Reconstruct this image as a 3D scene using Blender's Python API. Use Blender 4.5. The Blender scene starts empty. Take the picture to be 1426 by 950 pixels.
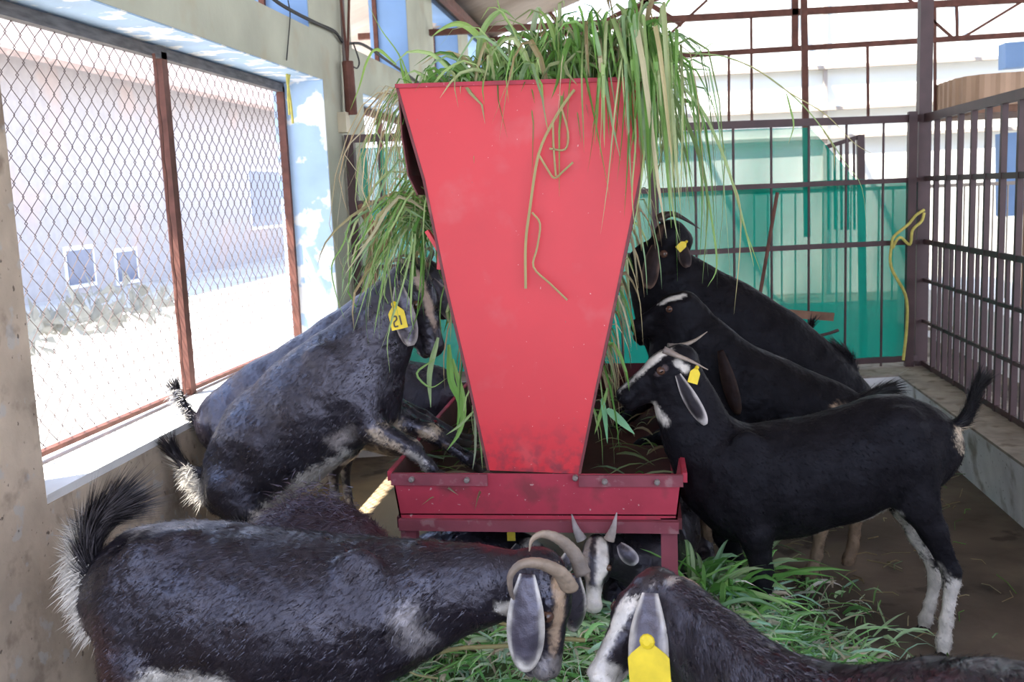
import bpy, bmesh, math, random
import numpy as np
from mathutils import Vector

random.seed(7); rng = np.random.default_rng(7)
sc = bpy.context.scene
COL = sc.collection

# ------------------------------------------------------------------ camera
F_PX = 1400.0; IW = 1426; IH = 950
YAW = math.radians(7.4); PITCH = math.radians(8.3); ROLL = math.radians(2.4); CZ = 1.5
fwd = np.array([-math.sin(YAW)*math.cos(PITCH), math.cos(YAW)*math.cos(PITCH), -math.sin(PITCH)])
_r0 = np.array([math.cos(YAW), math.sin(YAW), 0.0]); _u0 = np.cross(_r0, fwd)
rgt = math.cos(ROLL)*_r0 - math.sin(ROLL)*_u0
upv = math.cos(ROLL)*_u0 + math.sin(ROLL)*_r0
CP = np.array([0.0, 0.0, CZ])
cam_d = bpy.data.cameras.new('camera'); cam = bpy.data.objects.new('camera', cam_d); COL.objects.link(cam)
from mathutils import Matrix
cam.matrix_world = Matrix(((rgt[0], upv[0], -fwd[0], 0), (rgt[1], upv[1], -fwd[1], 0), (rgt[2], upv[2], -fwd[2], CZ), (0, 0, 0, 1)))
cam_d.sensor_width = 36; cam_d.lens = 36*F_PX/IW; cam_d.clip_start = .05; cam_d.clip_end = 500
cam_d.dof.use_dof = True; cam_d.dof.focus_distance = 3.0; cam_d.dof.aperture_fstop = 6.3
sc.camera = cam

# ------------------------------------------------------------------ light and exposure
sc.view_settings.view_transform = 'Standard'; sc.view_settings.look = 'None'
sc.view_settings.gamma = 1; sc.view_settings.use_curve_mapping = False
sc.view_settings.exposure = 1.22
w = bpy.data.worlds.new('sky'); sc.world = w; w.use_nodes = True
nt = w.node_tree; nt.nodes.clear()
out = nt.nodes.new('ShaderNodeOutputWorld'); bg = nt.nodes.new('ShaderNodeBackground')
tc = nt.nodes.new('ShaderNodeTexCoord'); sx = nt.nodes.new('ShaderNodeSeparateXYZ'); cr = nt.nodes.new('ShaderNodeValToRGB')
nt.links.new(tc.outputs['Generated'], sx.inputs[0]); nt.links.new(sx.outputs['Z'], cr.inputs[0])
cr.color_ramp.elements[0].position = 0.0; cr.color_ramp.elements[0].color = (.84, .88, 1.0, 1)
cr.color_ramp.elements[1].position = 0.6; cr.color_ramp.elements[1].color = (.45, .62, 1.0, 1)
nt.links.new(cr.outputs[0], bg.inputs[0]); bg.inputs[1].default_value = 1.7
nt.links.new(bg.outputs[0], out.inputs[0])
sun_d = bpy.data.lights.new('sun', 'SUN'); sun_d.energy = 9.0; sun_d.angle = math.radians(.6); sun_d.color = (1, .95, .86)
sun = bpy.data.objects.new('sun', sun_d); COL.objects.link(sun)
sun.rotation_euler = Vector((-math.cos(math.radians(66)), -.30, math.sin(math.radians(66)))).to_track_quat('Z', 'Y').to_euler()
sun.location = (-6, 2, 12)

# ------------------------------------------------------------------ pixel rays -> places
def ray(u, v): return fwd + rgt*(u-IW/2)/F_PX - upv*(v-IH/2)/F_PX
def atX(u, v, x): r = ray(u, v); return CP + r*(x/r[0])
def atY(u, v, y): r = ray(u, v); return CP + r*(y/r[1])
def atZ(u, v, z): r = ray(u, v); return CP + r*((z-CZ)/r[2])
def A(*p): return np.array(p, float)
def nrm(v): v = np.asarray(v, float); return v/(np.linalg.norm(v)+1e-12)

# ------------------------------------------------------------------ objects
ORG = {}
def link(name, V, Fs, mat, parent=None, col=None, smooth=False, normals=None, mats=None, fmat=None):
    V = np.asarray(V, float)
    o_ = ORG.get(parent.name, A(0, 0, 0)) if parent else A(0, 0, 0)
    me = bpy.data.meshes.new(name)
    me.from_pydata((V-o_).tolist(), [], Fs)
    for m in (mats or [mat]): me.materials.append(m)
    if fmat is not None: me.polygons.foreach_set('material_index', np.asarray(fmat, dtype=np.int32))
    if smooth: me.polygons.foreach_set('use_smooth', [True]*len(me.polygons))
    if col is not None:
        a = me.color_attributes.new('coat', 'FLOAT_COLOR', 'POINT')
        c = np.ones((len(V), 4)); c[:, :3] = np.asarray(col)[:, :3]
        a.data.foreach_set('color', c.ravel())
    me.update()
    if normals is not None: me.normals_split_custom_set_from_vertices(np.asarray(normals).tolist())
    o = bpy.data.objects.new(name, me); COL.objects.link(o)
    if parent: o.parent = parent; ORG[o.name] = o_
    return o
def tag(o, label=None, cat=None, group=None, kind=None):
    if label: o['label'] = label
    if cat: o['category'] = cat
    if group: o['group'] = group
    if kind: o['kind'] = kind
    return o
def thing(name, loc, label, cat, group=None):
    o = bpy.data.objects.new(name, None); COL.objects.link(o); o.location = [float(c) for c in loc]
    o.empty_display_size = .1
    ORG[o.name] = np.asarray(loc, float); return tag(o, label, cat, group)

class MB:
    def __init__(s): s.V = []; s.F = []; s.C = []
    def add(s, V, Fs, c=(1, 1, 1)):
        n = len(s.V); s.V += [tuple(map(float, p)) for p in V]; s.F += [tuple(i+n for i in f) for f in Fs]; s.C += [c]*len(V); return s
    def box(s, a, b, c=(1, 1, 1)):
        x0, y0, z0 = a; x1, y1, z1 = b
        return s.add([(x0,y0,z0),(x1,y0,z0),(x1,y1,z0),(x0,y1,z0),(x0,y0,z1),(x1,y0,z1),(x1,y1,z1),(x0,y1,z1)],
            [(3,2,1,0),(4,5,6,7),(0,1,5,4),(1,2,6,5),(2,3,7,6),(3,0,4,7)], c)
    def beam(s, p, q, wd, ht, up=(0, 0, 1), c=(1, 1, 1)):
        p = np.asarray(p, float); q = np.asarray(q, float); d = nrm(q-p); up = np.asarray(up, float)
        if abs(d@nrm(up)) > .98: up = A(0, 1, 0) if abs(d[1]) < .9 else A(1, 0, 0)
        a = nrm(np.cross(d, up))*wd/2; b = nrm(np.cross(a, d))*ht/2
        V = [p-a-b, p+a-b, p+a+b, p-a+b, q-a-b, q+a-b, q+a+b, q-a+b]
        return s.add(V, [(3,2,1,0),(4,5,6,7),(0,1,5,4),(1,2,6,5),(2,3,7,6),(3,0,4,7)], c)
    def tube(s, P, R, n=8, sq=1.0, c=(1, 1, 1), cols=None, cap=True):
        P = [np.asarray(p, float) for p in P]
        if not hasattr(R, '__len__'): R = [R]*len(P)
        T = [nrm(P[min(i+1, len(P)-1)]-P[max(i-1, 0)]) for i in range(len(P))]
        ref = A(0, 0, 1) if abs(T[0][2]) < .9 else A(0, 1, 0)
        a = nrm(np.cross(T[0], ref)); V = []
        for i, p in enumerate(P):
            a = nrm(a-T[i]*(a@T[i])); b = np.cross(T[i], a)
            for k in range(n):
                t = 2*math.pi*k/n; V.append(p+(a*math.cos(t)+b*math.sin(t)*sq)*R[i])
        Fs = [(i*n+k, i*n+(k+1) % n, (i+1)*n+(k+1) % n, (i+1)*n+k) for i in range(len(P)-1) for k in range(n)]
        if cap: Fs += [tuple(range(n))[::-1], tuple((len(P)-1)*n+k for k in range(n))]
        n0 = len(s.V); s.add(V, Fs, c)
        if cols is not None:
            for i in range(len(P)):
                for k in range(n): s.C[n0+i*n+k] = tuple(cols[i])
        return s
    def plate(s, P, th):          # polygon P (3d, planar) with thickness th
        P = [np.asarray(p, float) for p in P]; n = nrm(np.cross(P[1]-P[0], P[-1]-P[0]))*th
        k = len(P)
        return s.add(P+[p+n for p in P], [tuple(range(k))[::-1], tuple(k+i for i in range(k))]+[(i, (i+1) % k, (i+1) % k+k, i+k) for i in range(k)])
    def build(s, name, mat, parent=None, smooth=False):
        return link(name, s.V, s.F, mat, parent, col=s.C, smooth=smooth)
def catmull(P, n=6):
    P = [np.asarray(p, float) for p in P]; Q = [2*P[0]-P[1]]+P+[2*P[-1]-P[-2]]; o = []
    for i in range(1, len(Q)-2):
        for k in range(n):
            t = k/n; a, b, c, d = Q[i-1:i+3]
            o.append(.5*((2*b)+(c-a)*t+(2*a-5*b+4*c-d)*t*t+(-a+3*b-3*c+d)*t**3))
    return o+[P[-1]]

# ------------------------------------------------------------------ materials
def mat(name, color, rough=.7, metal=0, spec=.4, attr=False, var=.15, vs=6.0, bump=0.0, bs=40.0, stains=None, trans=0.0, sheen=0, alpha=None, stretch=(1, 1, 1), detail=6):
    m = bpy.data.materials.new(name); m.use_nodes = True; n = m.node_tree; b = n.nodes['Principled BSDF']; L = n.links.new
    b.inputs['Roughness'].default_value = rough; b.inputs['Metallic'].default_value = metal
    b.inputs['Specular IOR Level'].default_value = spec
    co = n.nodes.new('ShaderNodeTexCoord'); mp = n.nodes.new('ShaderNodeMapping'); mp.inputs['Scale'].default_value = stretch
    L(co.outputs['Object'], mp.inputs[0])
    def noise(s, d=detail):
        x = n.nodes.new('ShaderNodeTexNoise'); x.inputs['Scale'].default_value = s; x.inputs['Detail'].default_value = d
        L(mp.outputs[0], x.inputs[0]); return x.outputs['Fac']
    if attr:
        at = n.nodes.new('ShaderNodeAttribute'); at.attribute_name = 'coat'; src = at.outputs['Color']
    else:
        rg = n.nodes.new('ShaderNodeRGB'); rg.outputs[0].default_value = (*color, 1); src = rg.outputs[0]
    def rampmul(src, fac, lo, hi):
        mr = n.nodes.new('ShaderNodeMapRange'); mr.inputs[1].default_value = .3; mr.inputs[2].default_value = .7
        mr.inputs[3].default_value = lo; mr.inputs[4].default_value = hi; L(fac, mr.inputs[0])
        mx = n.nodes.new('ShaderNodeMix'); mx.data_type = 'RGBA'; mx.blend_type = 'MULTIPLY'; mx.inputs[0].default_value = 1
        L(src, mx.inputs[6]); L(mr.outputs[0], mx.inputs[7]); return mx.outputs[2]
    if var: src = rampmul(src, noise(vs), 1-var, 1+var)
    for st in (stains or []):       # (colour, scale, threshold, softness, strength)
        c2, s2, th, so, k = st
        mr = n.nodes.new('ShaderNodeMapRange'); mr.inputs[1].default_value = th; mr.inputs[2].default_value = th+so
        mr.inputs[3].default_value = 0; mr.inputs[4].default_value = k; L(noise(s2, 8), mr.inputs[0])
        mx = n.nodes.new('ShaderNodeMix'); mx.data_type = 'RGBA'; L(mr.outputs[0], mx.inputs[0]); L(src, mx.inputs[6]); mx.inputs[7].default_value = (*c2, 1); src = mx.outputs[2]
    L(src, b.inputs['Base Color'])
    if bump:
        bp = n.nodes.new('ShaderNodeBump'); bp.inputs['Strength'].default_value = bump; bp.inputs['Distance'].default_value = .01
        L(noise(bs), bp.inputs['Height']); L(bp.outputs[0], b.inputs['Normal'])
    if sheen: b.inputs['Sheen Weight'].default_value = sheen; b.inputs['Sheen Roughness'].default_value = .4
    if trans:
        tr = n.nodes.new('ShaderNodeBsdfTranslucent'); ms = n.nodes.new('ShaderNodeMixShader'); ms.inputs[0].default_value = trans
        L(src, tr.inputs[0]); L(b.outputs[0], ms.inputs[1]); L(tr.outputs[0], ms.inputs[2]); L(ms.outputs[0], n.nodes['Material Output'].inputs[0])
    return m
M = {}
M['plaster'] = mat('worn_plaster', (.52, .43, .33), .85, var=.25, vs=5, bump=.25, bs=30, stains=[((.52, .50, .46), 14, .60, .05, .8), ((.13, .08, .055), 9, .58, .12, .55), ((.07, .05, .04), 38, .66, .05, .8)])
M['lintel'] = mat('grey_green_paint', (.52, .53, .42), .8, var=.12, vs=3, bump=.15, bs=30, stains=[((.45, .33, .18), 4, .57, .2, .5)])
M['blue'] = mat('peeling_blue_paint', (.42, .58, .78), .75, var=.12, vs=4, bump=.15, bs=20, stains=[((.86, .88, .90), 7, .52, .04, .95)])
M['bluepaint'] = mat('blue_paint', (.25, .42, .72), .7, var=.1, vs=3)
M['sill'] = mat('white_sill_paint', (.8, .8, .78), .8, var=.08, vs=6, bump=.1)
M['floor'] = mat('muddy_concrete', (.115, .088, .066), .8, var=.45, vs=2.2, bump=.5, bs=14, stains=[((.26, .21, .155), 1.4, .5, .15, .75), ((.04, .03, .022), 5, .6, .06, .75)])
M['curb'] = mat('limewashed_curb', (.78, .79, .80), .85, var=.15, vs=5, bump=.4, bs=25, stains=[((.22, .20, .15), 6, .56, .14, .8), ((.08, .07, .06), 45, .66, .05, .8)])
M['curbtop'] = mat('bare_concrete', (.34, .30, .25), .9, var=.3, vs=8, bump=.4, bs=30, stains=[((.14, .11, .08), 10, .55, .1, .7)])
M['red'] = mat('red_sheet_metal', (.60, .031, .045), .42, spec=.45, var=.07, vs=3, bump=.05, bs=6, stains=[((.60, .16, .16), 5, .56, .18, .5), ((.30, .12, .10), 110, .71, .02, .8), ((.72, .42, .38), 75, .705, .02, .85)])
M['redold'] = mat('worn_red_paint', (.42, .035, .065), .6, var=.2, vs=6, bump=.1, bs=20, stains=[((.15, .035, .04), 6, .52, .1, .7), ((.55, .36, .34), 60, .66, .03, .8)])
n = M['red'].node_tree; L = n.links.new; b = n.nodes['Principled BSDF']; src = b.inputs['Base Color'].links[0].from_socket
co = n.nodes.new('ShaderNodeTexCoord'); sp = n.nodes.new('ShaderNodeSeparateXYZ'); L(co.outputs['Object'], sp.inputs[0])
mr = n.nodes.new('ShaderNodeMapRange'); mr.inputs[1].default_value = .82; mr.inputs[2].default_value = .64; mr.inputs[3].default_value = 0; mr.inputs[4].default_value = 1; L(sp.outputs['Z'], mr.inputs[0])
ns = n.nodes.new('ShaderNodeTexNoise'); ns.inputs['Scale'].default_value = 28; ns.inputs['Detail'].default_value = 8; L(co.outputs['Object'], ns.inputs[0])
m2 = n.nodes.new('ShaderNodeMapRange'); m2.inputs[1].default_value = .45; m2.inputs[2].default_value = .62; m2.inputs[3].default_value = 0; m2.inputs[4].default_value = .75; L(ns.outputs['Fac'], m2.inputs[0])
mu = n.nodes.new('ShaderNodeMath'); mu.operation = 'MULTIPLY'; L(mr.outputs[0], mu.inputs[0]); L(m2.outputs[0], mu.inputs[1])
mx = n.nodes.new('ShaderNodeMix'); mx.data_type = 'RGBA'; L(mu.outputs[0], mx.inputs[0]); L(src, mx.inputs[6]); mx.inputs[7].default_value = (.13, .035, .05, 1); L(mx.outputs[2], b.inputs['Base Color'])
M['reddust'] = mat('dusty_maroon_paint', (.24, .055, .075), .7, var=.25, vs=7, stains=[((.36, .22, .22), 20, .58, .08, .5)])
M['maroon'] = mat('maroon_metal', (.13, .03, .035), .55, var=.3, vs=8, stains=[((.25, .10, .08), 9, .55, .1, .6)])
M['inner'] = mat('trough_lining', (.075, .028, .022), .7, var=.35, vs=5, bump=.2, bs=20)
M['bar'] = mat('brown_painted_steel', (.075, .04, .042), .5, spec=.5, var=.2, vs=8)
M['rust'] = mat('rusty_steel', (.14, .055, .04), .7, var=.3, vs=15)
M['greyw'] = mat('weathered_wood', (.14, .13, .13), .8, var=.4, vs=10, stretch=(6, 1, 6))
M['wire'] = mat('galvanised_wire', (.13, .10, .095), .7, metal=0, var=.2)
M['roof'] = mat('asbestos_roof_sheet', (.50, .44, .40), .9, var=.15, vs=2, bump=.1, stains=[((.30, .22, .17), 1.5, .55, .2, .5)])
M['endw'] = mat('white_sheet_wall', (.86, .88, .80), .8, var=.04, vs=1)
M['girt'] = mat('pale_girt', (.46, .40, .34), .8, var=.1)
M['yard'] = mat('dusty_yard', (.50, .47, .43), .95, var=.12, vs=.6, stains=[((.30, .26, .20), .8, .58, .1, .5)])
M['house'] = mat('cream_render', (.40, .37, .36), .9, var=.08, stains=[((.5, .36, .3), .7, .55, .1, .4)])
M['tile'] = mat('clay_tile', (.36, .27, .23), .8, var=.3, vs=5)
M['pane'] = mat('dark_window_pane', (.13, .15, .21), .2, var=.1)
M['white'] = mat('white_paint', (.85, .85, .85), .6, var=.05)
M['tank'] = mat('tan_corrugated_sheet', (.56, .38, .26), .7, var=.1, vs=3)
M['wood'] = mat('brown_wood', (.26, .14, .09), .7, var=.3, vs=10)
M['yellow'] = mat('yellow_plastic', (.80, .60, .03), .45, var=.12, vs=30)
M['rope'] = mat('yellow_rope', (.62, .55, .14), .8, var=.2, vs=30)
M['conduit'] = mat('grey_pipe', (.22, .19, .18), .6, var=.2)
M['switch'] = mat('cream_plastic', (.62, .55, .40), .5, var=.1)
M['cable'] = mat('cable_rubber', (.03, .03, .035), .6, var=.1)
M['grass'] = mat('green_fodder', (1, 1, 1), .5, attr=True, var=.12, vs=8, trans=.35, spec=.4)
M['haybase'] = mat('packed_fodder', (.09, .12, .05), .95, var=.5, vs=30, bump=1, bs=60)
def coat_mat(name, r0, r1, sp, tint):
    m = mat(name, (1, 1, 1), .4, attr=True, var=.30, vs=22, spec=sp); n = m.node_tree; b = n.nodes['Principled BSDF']; L = n.links.new
    co = n.nodes.new('ShaderNodeTexCoord')
    def ns(s, d):
        x = n.nodes.new('ShaderNodeTexNoise'); x.inputs['Scale'].default_value = s; x.inputs['Detail'].default_value = d; L(co.outputs['Object'], x.inputs[0]); return x.outputs['Fac']
    lo = ns(9, 3); mr = n.nodes.new('ShaderNodeMapRange'); mr.inputs[1].default_value = .35; mr.inputs[2].default_value = .65; mr.inputs[3].default_value = r0; mr.inputs[4].default_value = r1
    L(ns(14, 4), mr.inputs[0]); L(mr.outputs[0], b.inputs['Roughness'])
    b1 = n.nodes.new('ShaderNodeBump'); b1.inputs['Strength'].default_value = .55; b1.inputs['Distance'].default_value = .05; L(lo, b1.inputs['Height'])
    b2 = n.nodes.new('ShaderNodeBump'); b2.inputs['Strength'].default_value = .18; b2.inputs['Distance'].default_value = .006; L(ns(300, 2), b2.inputs['Height']); L(b1.outputs[0], b2.inputs['Normal'])
    L(b2.outputs[0], b.inputs['Normal']); b.inputs['Specular Tint'].default_value = (*tint, 1)
    return m
M['coat'] = coat_mat('goat_coat', .24, .48, .85, (.84, .82, 1.0))
M['coat_dull'] = coat_mat('dark_goat_coat', .40, .62, .10, (.8, .85, 1.0))
M['hair'] = mat('goat_hair', (1, 1, 1), .5, attr=True, var=.2, vs=40, spec=.4)
M['horn'] = mat('goat_horn', (1, 1, 1), .5, attr=True, var=.25, vs=30, bump=.3, bs=60)
M['hoof'] = mat('goat_hoof', (.05, .04, .035), .6, var=.3)
M['eye'] = mat('goat_eye', (.09, .045, .03), .12, var=.1, spec=.6)
M['pupil'] = mat('eye_pupil', (.003, .003, .003), .1, var=0)
M['ink'] = mat('marker_ink', (.08, .07, .05), .6, var=0)
# green shade net: woven, half see-through
def net_mat(nm, lo, hi):
    m = bpy.data.materials.new(nm); m.use_nodes = True; n = m.node_tree; L = n.links.new; n.nodes.clear()
    o = n.nodes.new('ShaderNodeOutputMaterial'); d = n.nodes.new('ShaderNodeBsdfDiffuse'); t = n.nodes.new('ShaderNodeBsdfTranslucent'); p = n.nodes.new('ShaderNodeBsdfTransparent')
    d.inputs[0].default_value = (.004, .27, .20, 1); t.inputs[0].default_value = (.008, .43, .33, 1)
    m1 = n.nodes.new('ShaderNodeMixShader'); m1.inputs[0].default_value = .55; L(d.outputs[0], m1.inputs[1]); L(t.outputs[0], m1.inputs[2])
    co = n.nodes.new('ShaderNodeTexCoord'); ns = n.nodes.new('ShaderNodeTexNoise'); ns.inputs['Scale'].default_value = 3.0
    mp = n.nodes.new('ShaderNodeMapping'); mp.inputs['Scale'].default_value = (1, 1, .3); L(co.outputs['Object'], mp.inputs[0]); L(mp.outputs[0], ns.inputs[0])
    mr = n.nodes.new('ShaderNodeMapRange'); mr.inputs[1].default_value = .35; mr.inputs[2].default_value = .7; mr.inputs[3].default_value = lo; mr.inputs[4].default_value = hi; L(ns.outputs[0], mr.inputs[0])
    m2 = n.nodes.new('ShaderNodeMixShader'); L(mr.outputs[0], m2.inputs[0]); L(m1.outputs[0], m2.inputs[1]); L(p.outputs[0], m2.inputs[2]); L(m2.outputs[0], o.inputs[0]); return m
M['net'] = net_mat('green_shade_net', .03, .13); M['netthin'] = net_mat('thin_green_net', .20, .34)
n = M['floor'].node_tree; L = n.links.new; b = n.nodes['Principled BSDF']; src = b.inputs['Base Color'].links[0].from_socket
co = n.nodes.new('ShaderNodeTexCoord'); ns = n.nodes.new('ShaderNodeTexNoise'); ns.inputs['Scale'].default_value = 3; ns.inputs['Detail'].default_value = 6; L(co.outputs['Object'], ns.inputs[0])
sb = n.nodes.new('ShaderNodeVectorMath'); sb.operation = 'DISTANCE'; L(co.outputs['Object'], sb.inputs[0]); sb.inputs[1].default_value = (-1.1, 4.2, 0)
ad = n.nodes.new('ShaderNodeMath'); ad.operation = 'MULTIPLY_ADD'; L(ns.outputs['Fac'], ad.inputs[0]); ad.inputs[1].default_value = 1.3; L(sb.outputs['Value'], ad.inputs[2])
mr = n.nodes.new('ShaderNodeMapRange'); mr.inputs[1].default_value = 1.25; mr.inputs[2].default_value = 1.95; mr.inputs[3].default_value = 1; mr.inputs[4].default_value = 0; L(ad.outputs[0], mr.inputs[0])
mx = n.nodes.new('ShaderNodeMix'); mx.data_type = 'RGBA'; L(mr.outputs[0], mx.inputs[0]); L(src, mx.inputs[6]); mx.inputs[7].default_value = (.42, .31, .19, 1); L(mx.outputs[2], b.inputs['Base Color'])  # window-lit part of the floor painted in as a lighter tan patch
def ms(name, mb, m, smooth=False): o = mb.build(name, M[m], None, smooth); o['kind'] = 'structure'; return o

# ================================================================== STRUCTURE
WX, WO = -1.706, -2.0          # inner and outer face of the left wall
ZS, ZT = .70, 2.17             # sill and lintel soffit
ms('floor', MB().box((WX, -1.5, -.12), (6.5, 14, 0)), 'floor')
ms('yard_ground', MB().box((-30, -12, -.25), (WX-.001, 40, -.12)).box((6.5, -12, -.25), (25, 40, -.12)), 'yard')
bays = [(2.606-2.93-.8, 2.606-.8), (2.606, 5.53), (6.34, 9.0), (9.8, 12.6)]
lo = MB(); lo.box((WO, -1.5, -.1), (WX, 14, ZS-.03))
ys = [-1.5]+[y for b in bays for y in b]+[14]
pi = MB()
for k in range(0, len(ys), 2): pi.box((WO, ys[k], ZS-.03), (WX, ys[k+1], ZT))
lt = MB(); lt.box((WO, -1.5, ZT), (WX, 14, 2.42))
up_b = [(-1, 1.8), (2.4, 5.35), (6.15, 7.75), (8.75, 10.0), (10.6, 12.6)]
ys2 = [-1.5]+[y for b in up_b for y in b]+[14]
for k in range(0, len(ys2), 2): lt.box((WO, ys2[k], 2.42), (WX, ys2[k+1], 3.2))
wl = ms('wall_left', lo, 'plaster')
pm = MB()
# near pier keeps the worn plaster, the far piers are painted grey green
pm.box((WO, ys[2], ZS-.03), (WX, ys[3], ZT)) if False else None
n1 = MB(); n1.box((WO, bays[0][1], ZS-.03), (WX, bays[1][0], ZT)); n1.box((WO, -1.5, ZS-.03), (WX, bays[0][0], ZT)); n1.build('pier', M['plaster'], wl)
n2 = MB()
for a_, b_ in ((bays[1][1], bays[2][0]), (bays[2][1], bays[3][0]), (bays[3][1], 14)): n2.box((WO, a_, ZS-.03), (WX, b_, ZT))
n2.build('pier', M['lintel'], wl)
lt.build('lintel_beam', M['lintel'], wl)
# blue painted reveals: thin coats of paint on soffit and jambs
bl = MB()
for a_, b_ in bays[1:3]:
    bl.box((WO+.002, a_, ZT-.006), (WX-.004, b_, ZT)); bl.box((WO+.002, b_-.006, ZS), (WX-.004, b_, ZT-.006))
bl.build('painted_reveal', M['blue'], wl)
ub = MB()
for a_, b_ in up_b[1:]: ub.box((WO+.002, b_-.008, 2.42), (WX-.004, b_, 3.2)); ub.box((WO+.002, a_, 3.15), (WX-.004, b_-.008, 3.2))
ub.build('painted_upper_reveal', M['bluepaint'], wl)
si = MB()
for a_, b_ in bays[:3]: si.box((WO-.03, a_, ZS-.03), (WX-.006, b_, ZS)); si.box((WX-.006, a_, ZS-.008), (WX+.002, b_, ZS))
ms('trim_1', si, 'sill')
# roof: pitched sheets, ridge along y
RP = math.tan(math.radians(19))
rid = (5.0, 3.15+(5.0+2.62)*RP)
rf = MB(); nn = 60
def roofpt(x): return 2.9+(x+2.62)*RP if x < 5 else 2.9+(5+2.62)*RP-(x-5)*RP
def sheet(x0, x1):
    Ys = np.linspace(-3.0, 11.6, 210); V = []; Fc = []  # sheets stop short of the end wall, a gap added to sunlight it
    for y in Ys:
        wv = .02*math.cos(y*2*math.pi/.15)
        for x in (x0, x1): V.append((x, y, roofpt(x)+wv)); V.append((x, y, roofpt(x)+wv+.012))
    for i in range(len(Ys)-1):
        a = 4*i; b = a+4
        Fc += [(a, b, b+2, a+2), (a+1, a+3, b+3, b+1), (a, a+1, b+1, b), (a+2, b+2, b+3, a+3)]
    return V, Fc
for x0, x1 in ((-2.62, 5.0), (5.0, 10.5)): rf.add(*sheet(x0, x1))
ms('ceiling', rf, 'roof', True)
# far end wall of white sheets with girts
ew = MB(); ew.add([(WX, 14, -.1), (11, 14, -.1), (11, 14, roofpt(10.9)), (5, 14, roofpt(5)), (WX, 14, roofpt(WX)), (WX, 14.05, -.1), (11, 14.05, -.1), (11, 14.05, roofpt(10.9)), (5, 14.05, roofpt(5)), (WX, 14.05, roofpt(WX))],
    [(0, 1, 2, 3, 4), (9, 8, 7, 6, 5), (0, 5, 6, 1), (1, 6, 7, 2), (2, 7, 8, 3), (3, 8, 9, 4), (4, 9, 5, 0)])
wb = ms('wall_back', ew, 'endw')
gi = MB()
for z in (2.05, 2.42, 2.95): gi.box((WX, 13.93, z), (10.5, 14, z+.045))
for x in (-.5, 2.45, 5.4, 8): gi.box((x, 13.95, 0), (x+.05, 14, 4.2))
gi.build('girt', M['girt'], wb)
# ------------------------------------------------------------------ window grille with chain link mesh
def chain_link(y0, y1, z0, z1, x, parent):
    m = MB(); p = .040; r = .0021
    nw = int((y1-y0)/p*1.0)+1
    for i in range(nw):
        ya = y0+i*p; P = []; k = 0; z = z0
        while z < z1+.001:
            yy = ya+(p*.52 if ((k+i) % 2) else -.52*p)+(rng.random()-.5)*.006
            P.append(A(x+(.003 if (k+i) % 2 else -.003), min(max(yy, y0), y1), z)); z += .043; k += 1
        m.tube(P, r, n=4, cap=False)
    return m.build('chain_link_mesh', M['wire'], parent)
for bi, (a_, b_) in enumerate(bays[:3]):
    xf = -1.95
    near = bi == 1
    t = thing('window_grille', (xf, (a_+b_)/2, ZS), ['chain link window grille beside the camera, left of the worn plaster pier', 'large rusty framed chain link grille in the blue-edged window behind the goats', 'chain link grille in the second window bay behind the hay feeder'][bi], 'window grille')
    MB().beam((xf, a_, ZT-.035), (xf, b_, ZT-.035), .04, .045).build('top_rail', M['greyw'] if near else M['rust'], t)
    MB().beam((xf, a_, ZS+.03), (xf, b_, ZS+.012), .03, .016).build('bottom_rail', M['rust'], t)
    mid = 4.08 if near else (a_+b_)/2
    for y in (a_+.02, mid, b_-.02): MB().beam((xf, y, ZS), (xf, y, ZT-.03), .05 if y == mid else .03, .04, up=(1, 0, 0)).build('post', M['rust'], t)
    if near:
        zz = [A(xf+.03, mid-.11+.006*math.sin(i*2.1), ZS+.02+i*.07) for i in range(21)]
        MB().tube(zz, .007, n=5).build('lacing_wire', M['rust'], t)
    if bi != 0: chain_link(a_+.03, b_-.03, ZS+.04, ZT-.05, xf-.015, t)
# upper openings: frames with mesh
for k, (a_, b_) in enumerate(up_b[1:4]):
    t = thing('upper_window_grille', (xf, (a_+b_)/2, 2.42), ['small upper mesh opening above the first window beam', 'upper mesh opening above the grey green beam, left of the feeder top', 'farther upper mesh opening between two blue edged piers'][k], 'window grille')
    MB().beam((xf, a_, 2.44), (xf, b_, 2.44), .03, .03).build('bottom_rail', M['rust'], t)
    for y in (a_+.02, a_+(b_-a_)*.42, b_-.02): MB().beam((xf, y, 2.43), (xf, y, 3.15), .03, .03, up=(1, 0, 0)).build('post', M['rust'], t)

# ------------------------------------------------------------------ pipes, cable, switch on the pier
t = thing('conduit_pipe', (WX+.02, 5.85, 2.2), 'thin grey conduit pipe running up the pier beside the window', 'pipe')
p0 = atX(476, 0, WX+.025); p1 = atX(484, 165, WX+.025)
MB().tube([p0+(0, 0, .5), p0, p1], .014, n=8).build('pipe', M['conduit'], t)
b0 = atX(480, 170, WX+.03)
MB().box(b0-(.03, .04, .06), b0+(.02, .04, .055)).build('junction_box', M['switch'], t)
t = thing('roller_pipe', (WX+.05, 6.1, 2.2), 'short thick rusty pipe hung on rods on the grey green pier', 'pipe')
p0 = atX(484, 85, WX+.06); p1 = atX(490, 160, WX+.06)
MB().tube([p0, p0*.98+p1*.02, p1], [.03, .034, .034], n=12).build('pipe', M['rust'], t)
for du in (-5, 6):
    q = atX(480+du, 0, WX+.06); MB().tube([q+(0, 0, .4), q, p0+(0, .0, -.01)], .008, n=6).build('hanging_rod', M['rust'], t)
cb = [atX(u, v, WX+.02) for u, v in ((360, -20), (385, 2), (410, 17), (440, 32), (466, 44), (480, 60), (505, 62), (540, 85), (590, 120))]
tag(MB().tube(catmull(cb, 5), .009, n=6).build('cable', M['cable']), 'black cable clipped along the top of the grey green beam', 'cable')
cb = [atX(u, v, WX+.03) for u, v in ((492, 60), (500, 85), (497, 95), (488, 90))]
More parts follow.
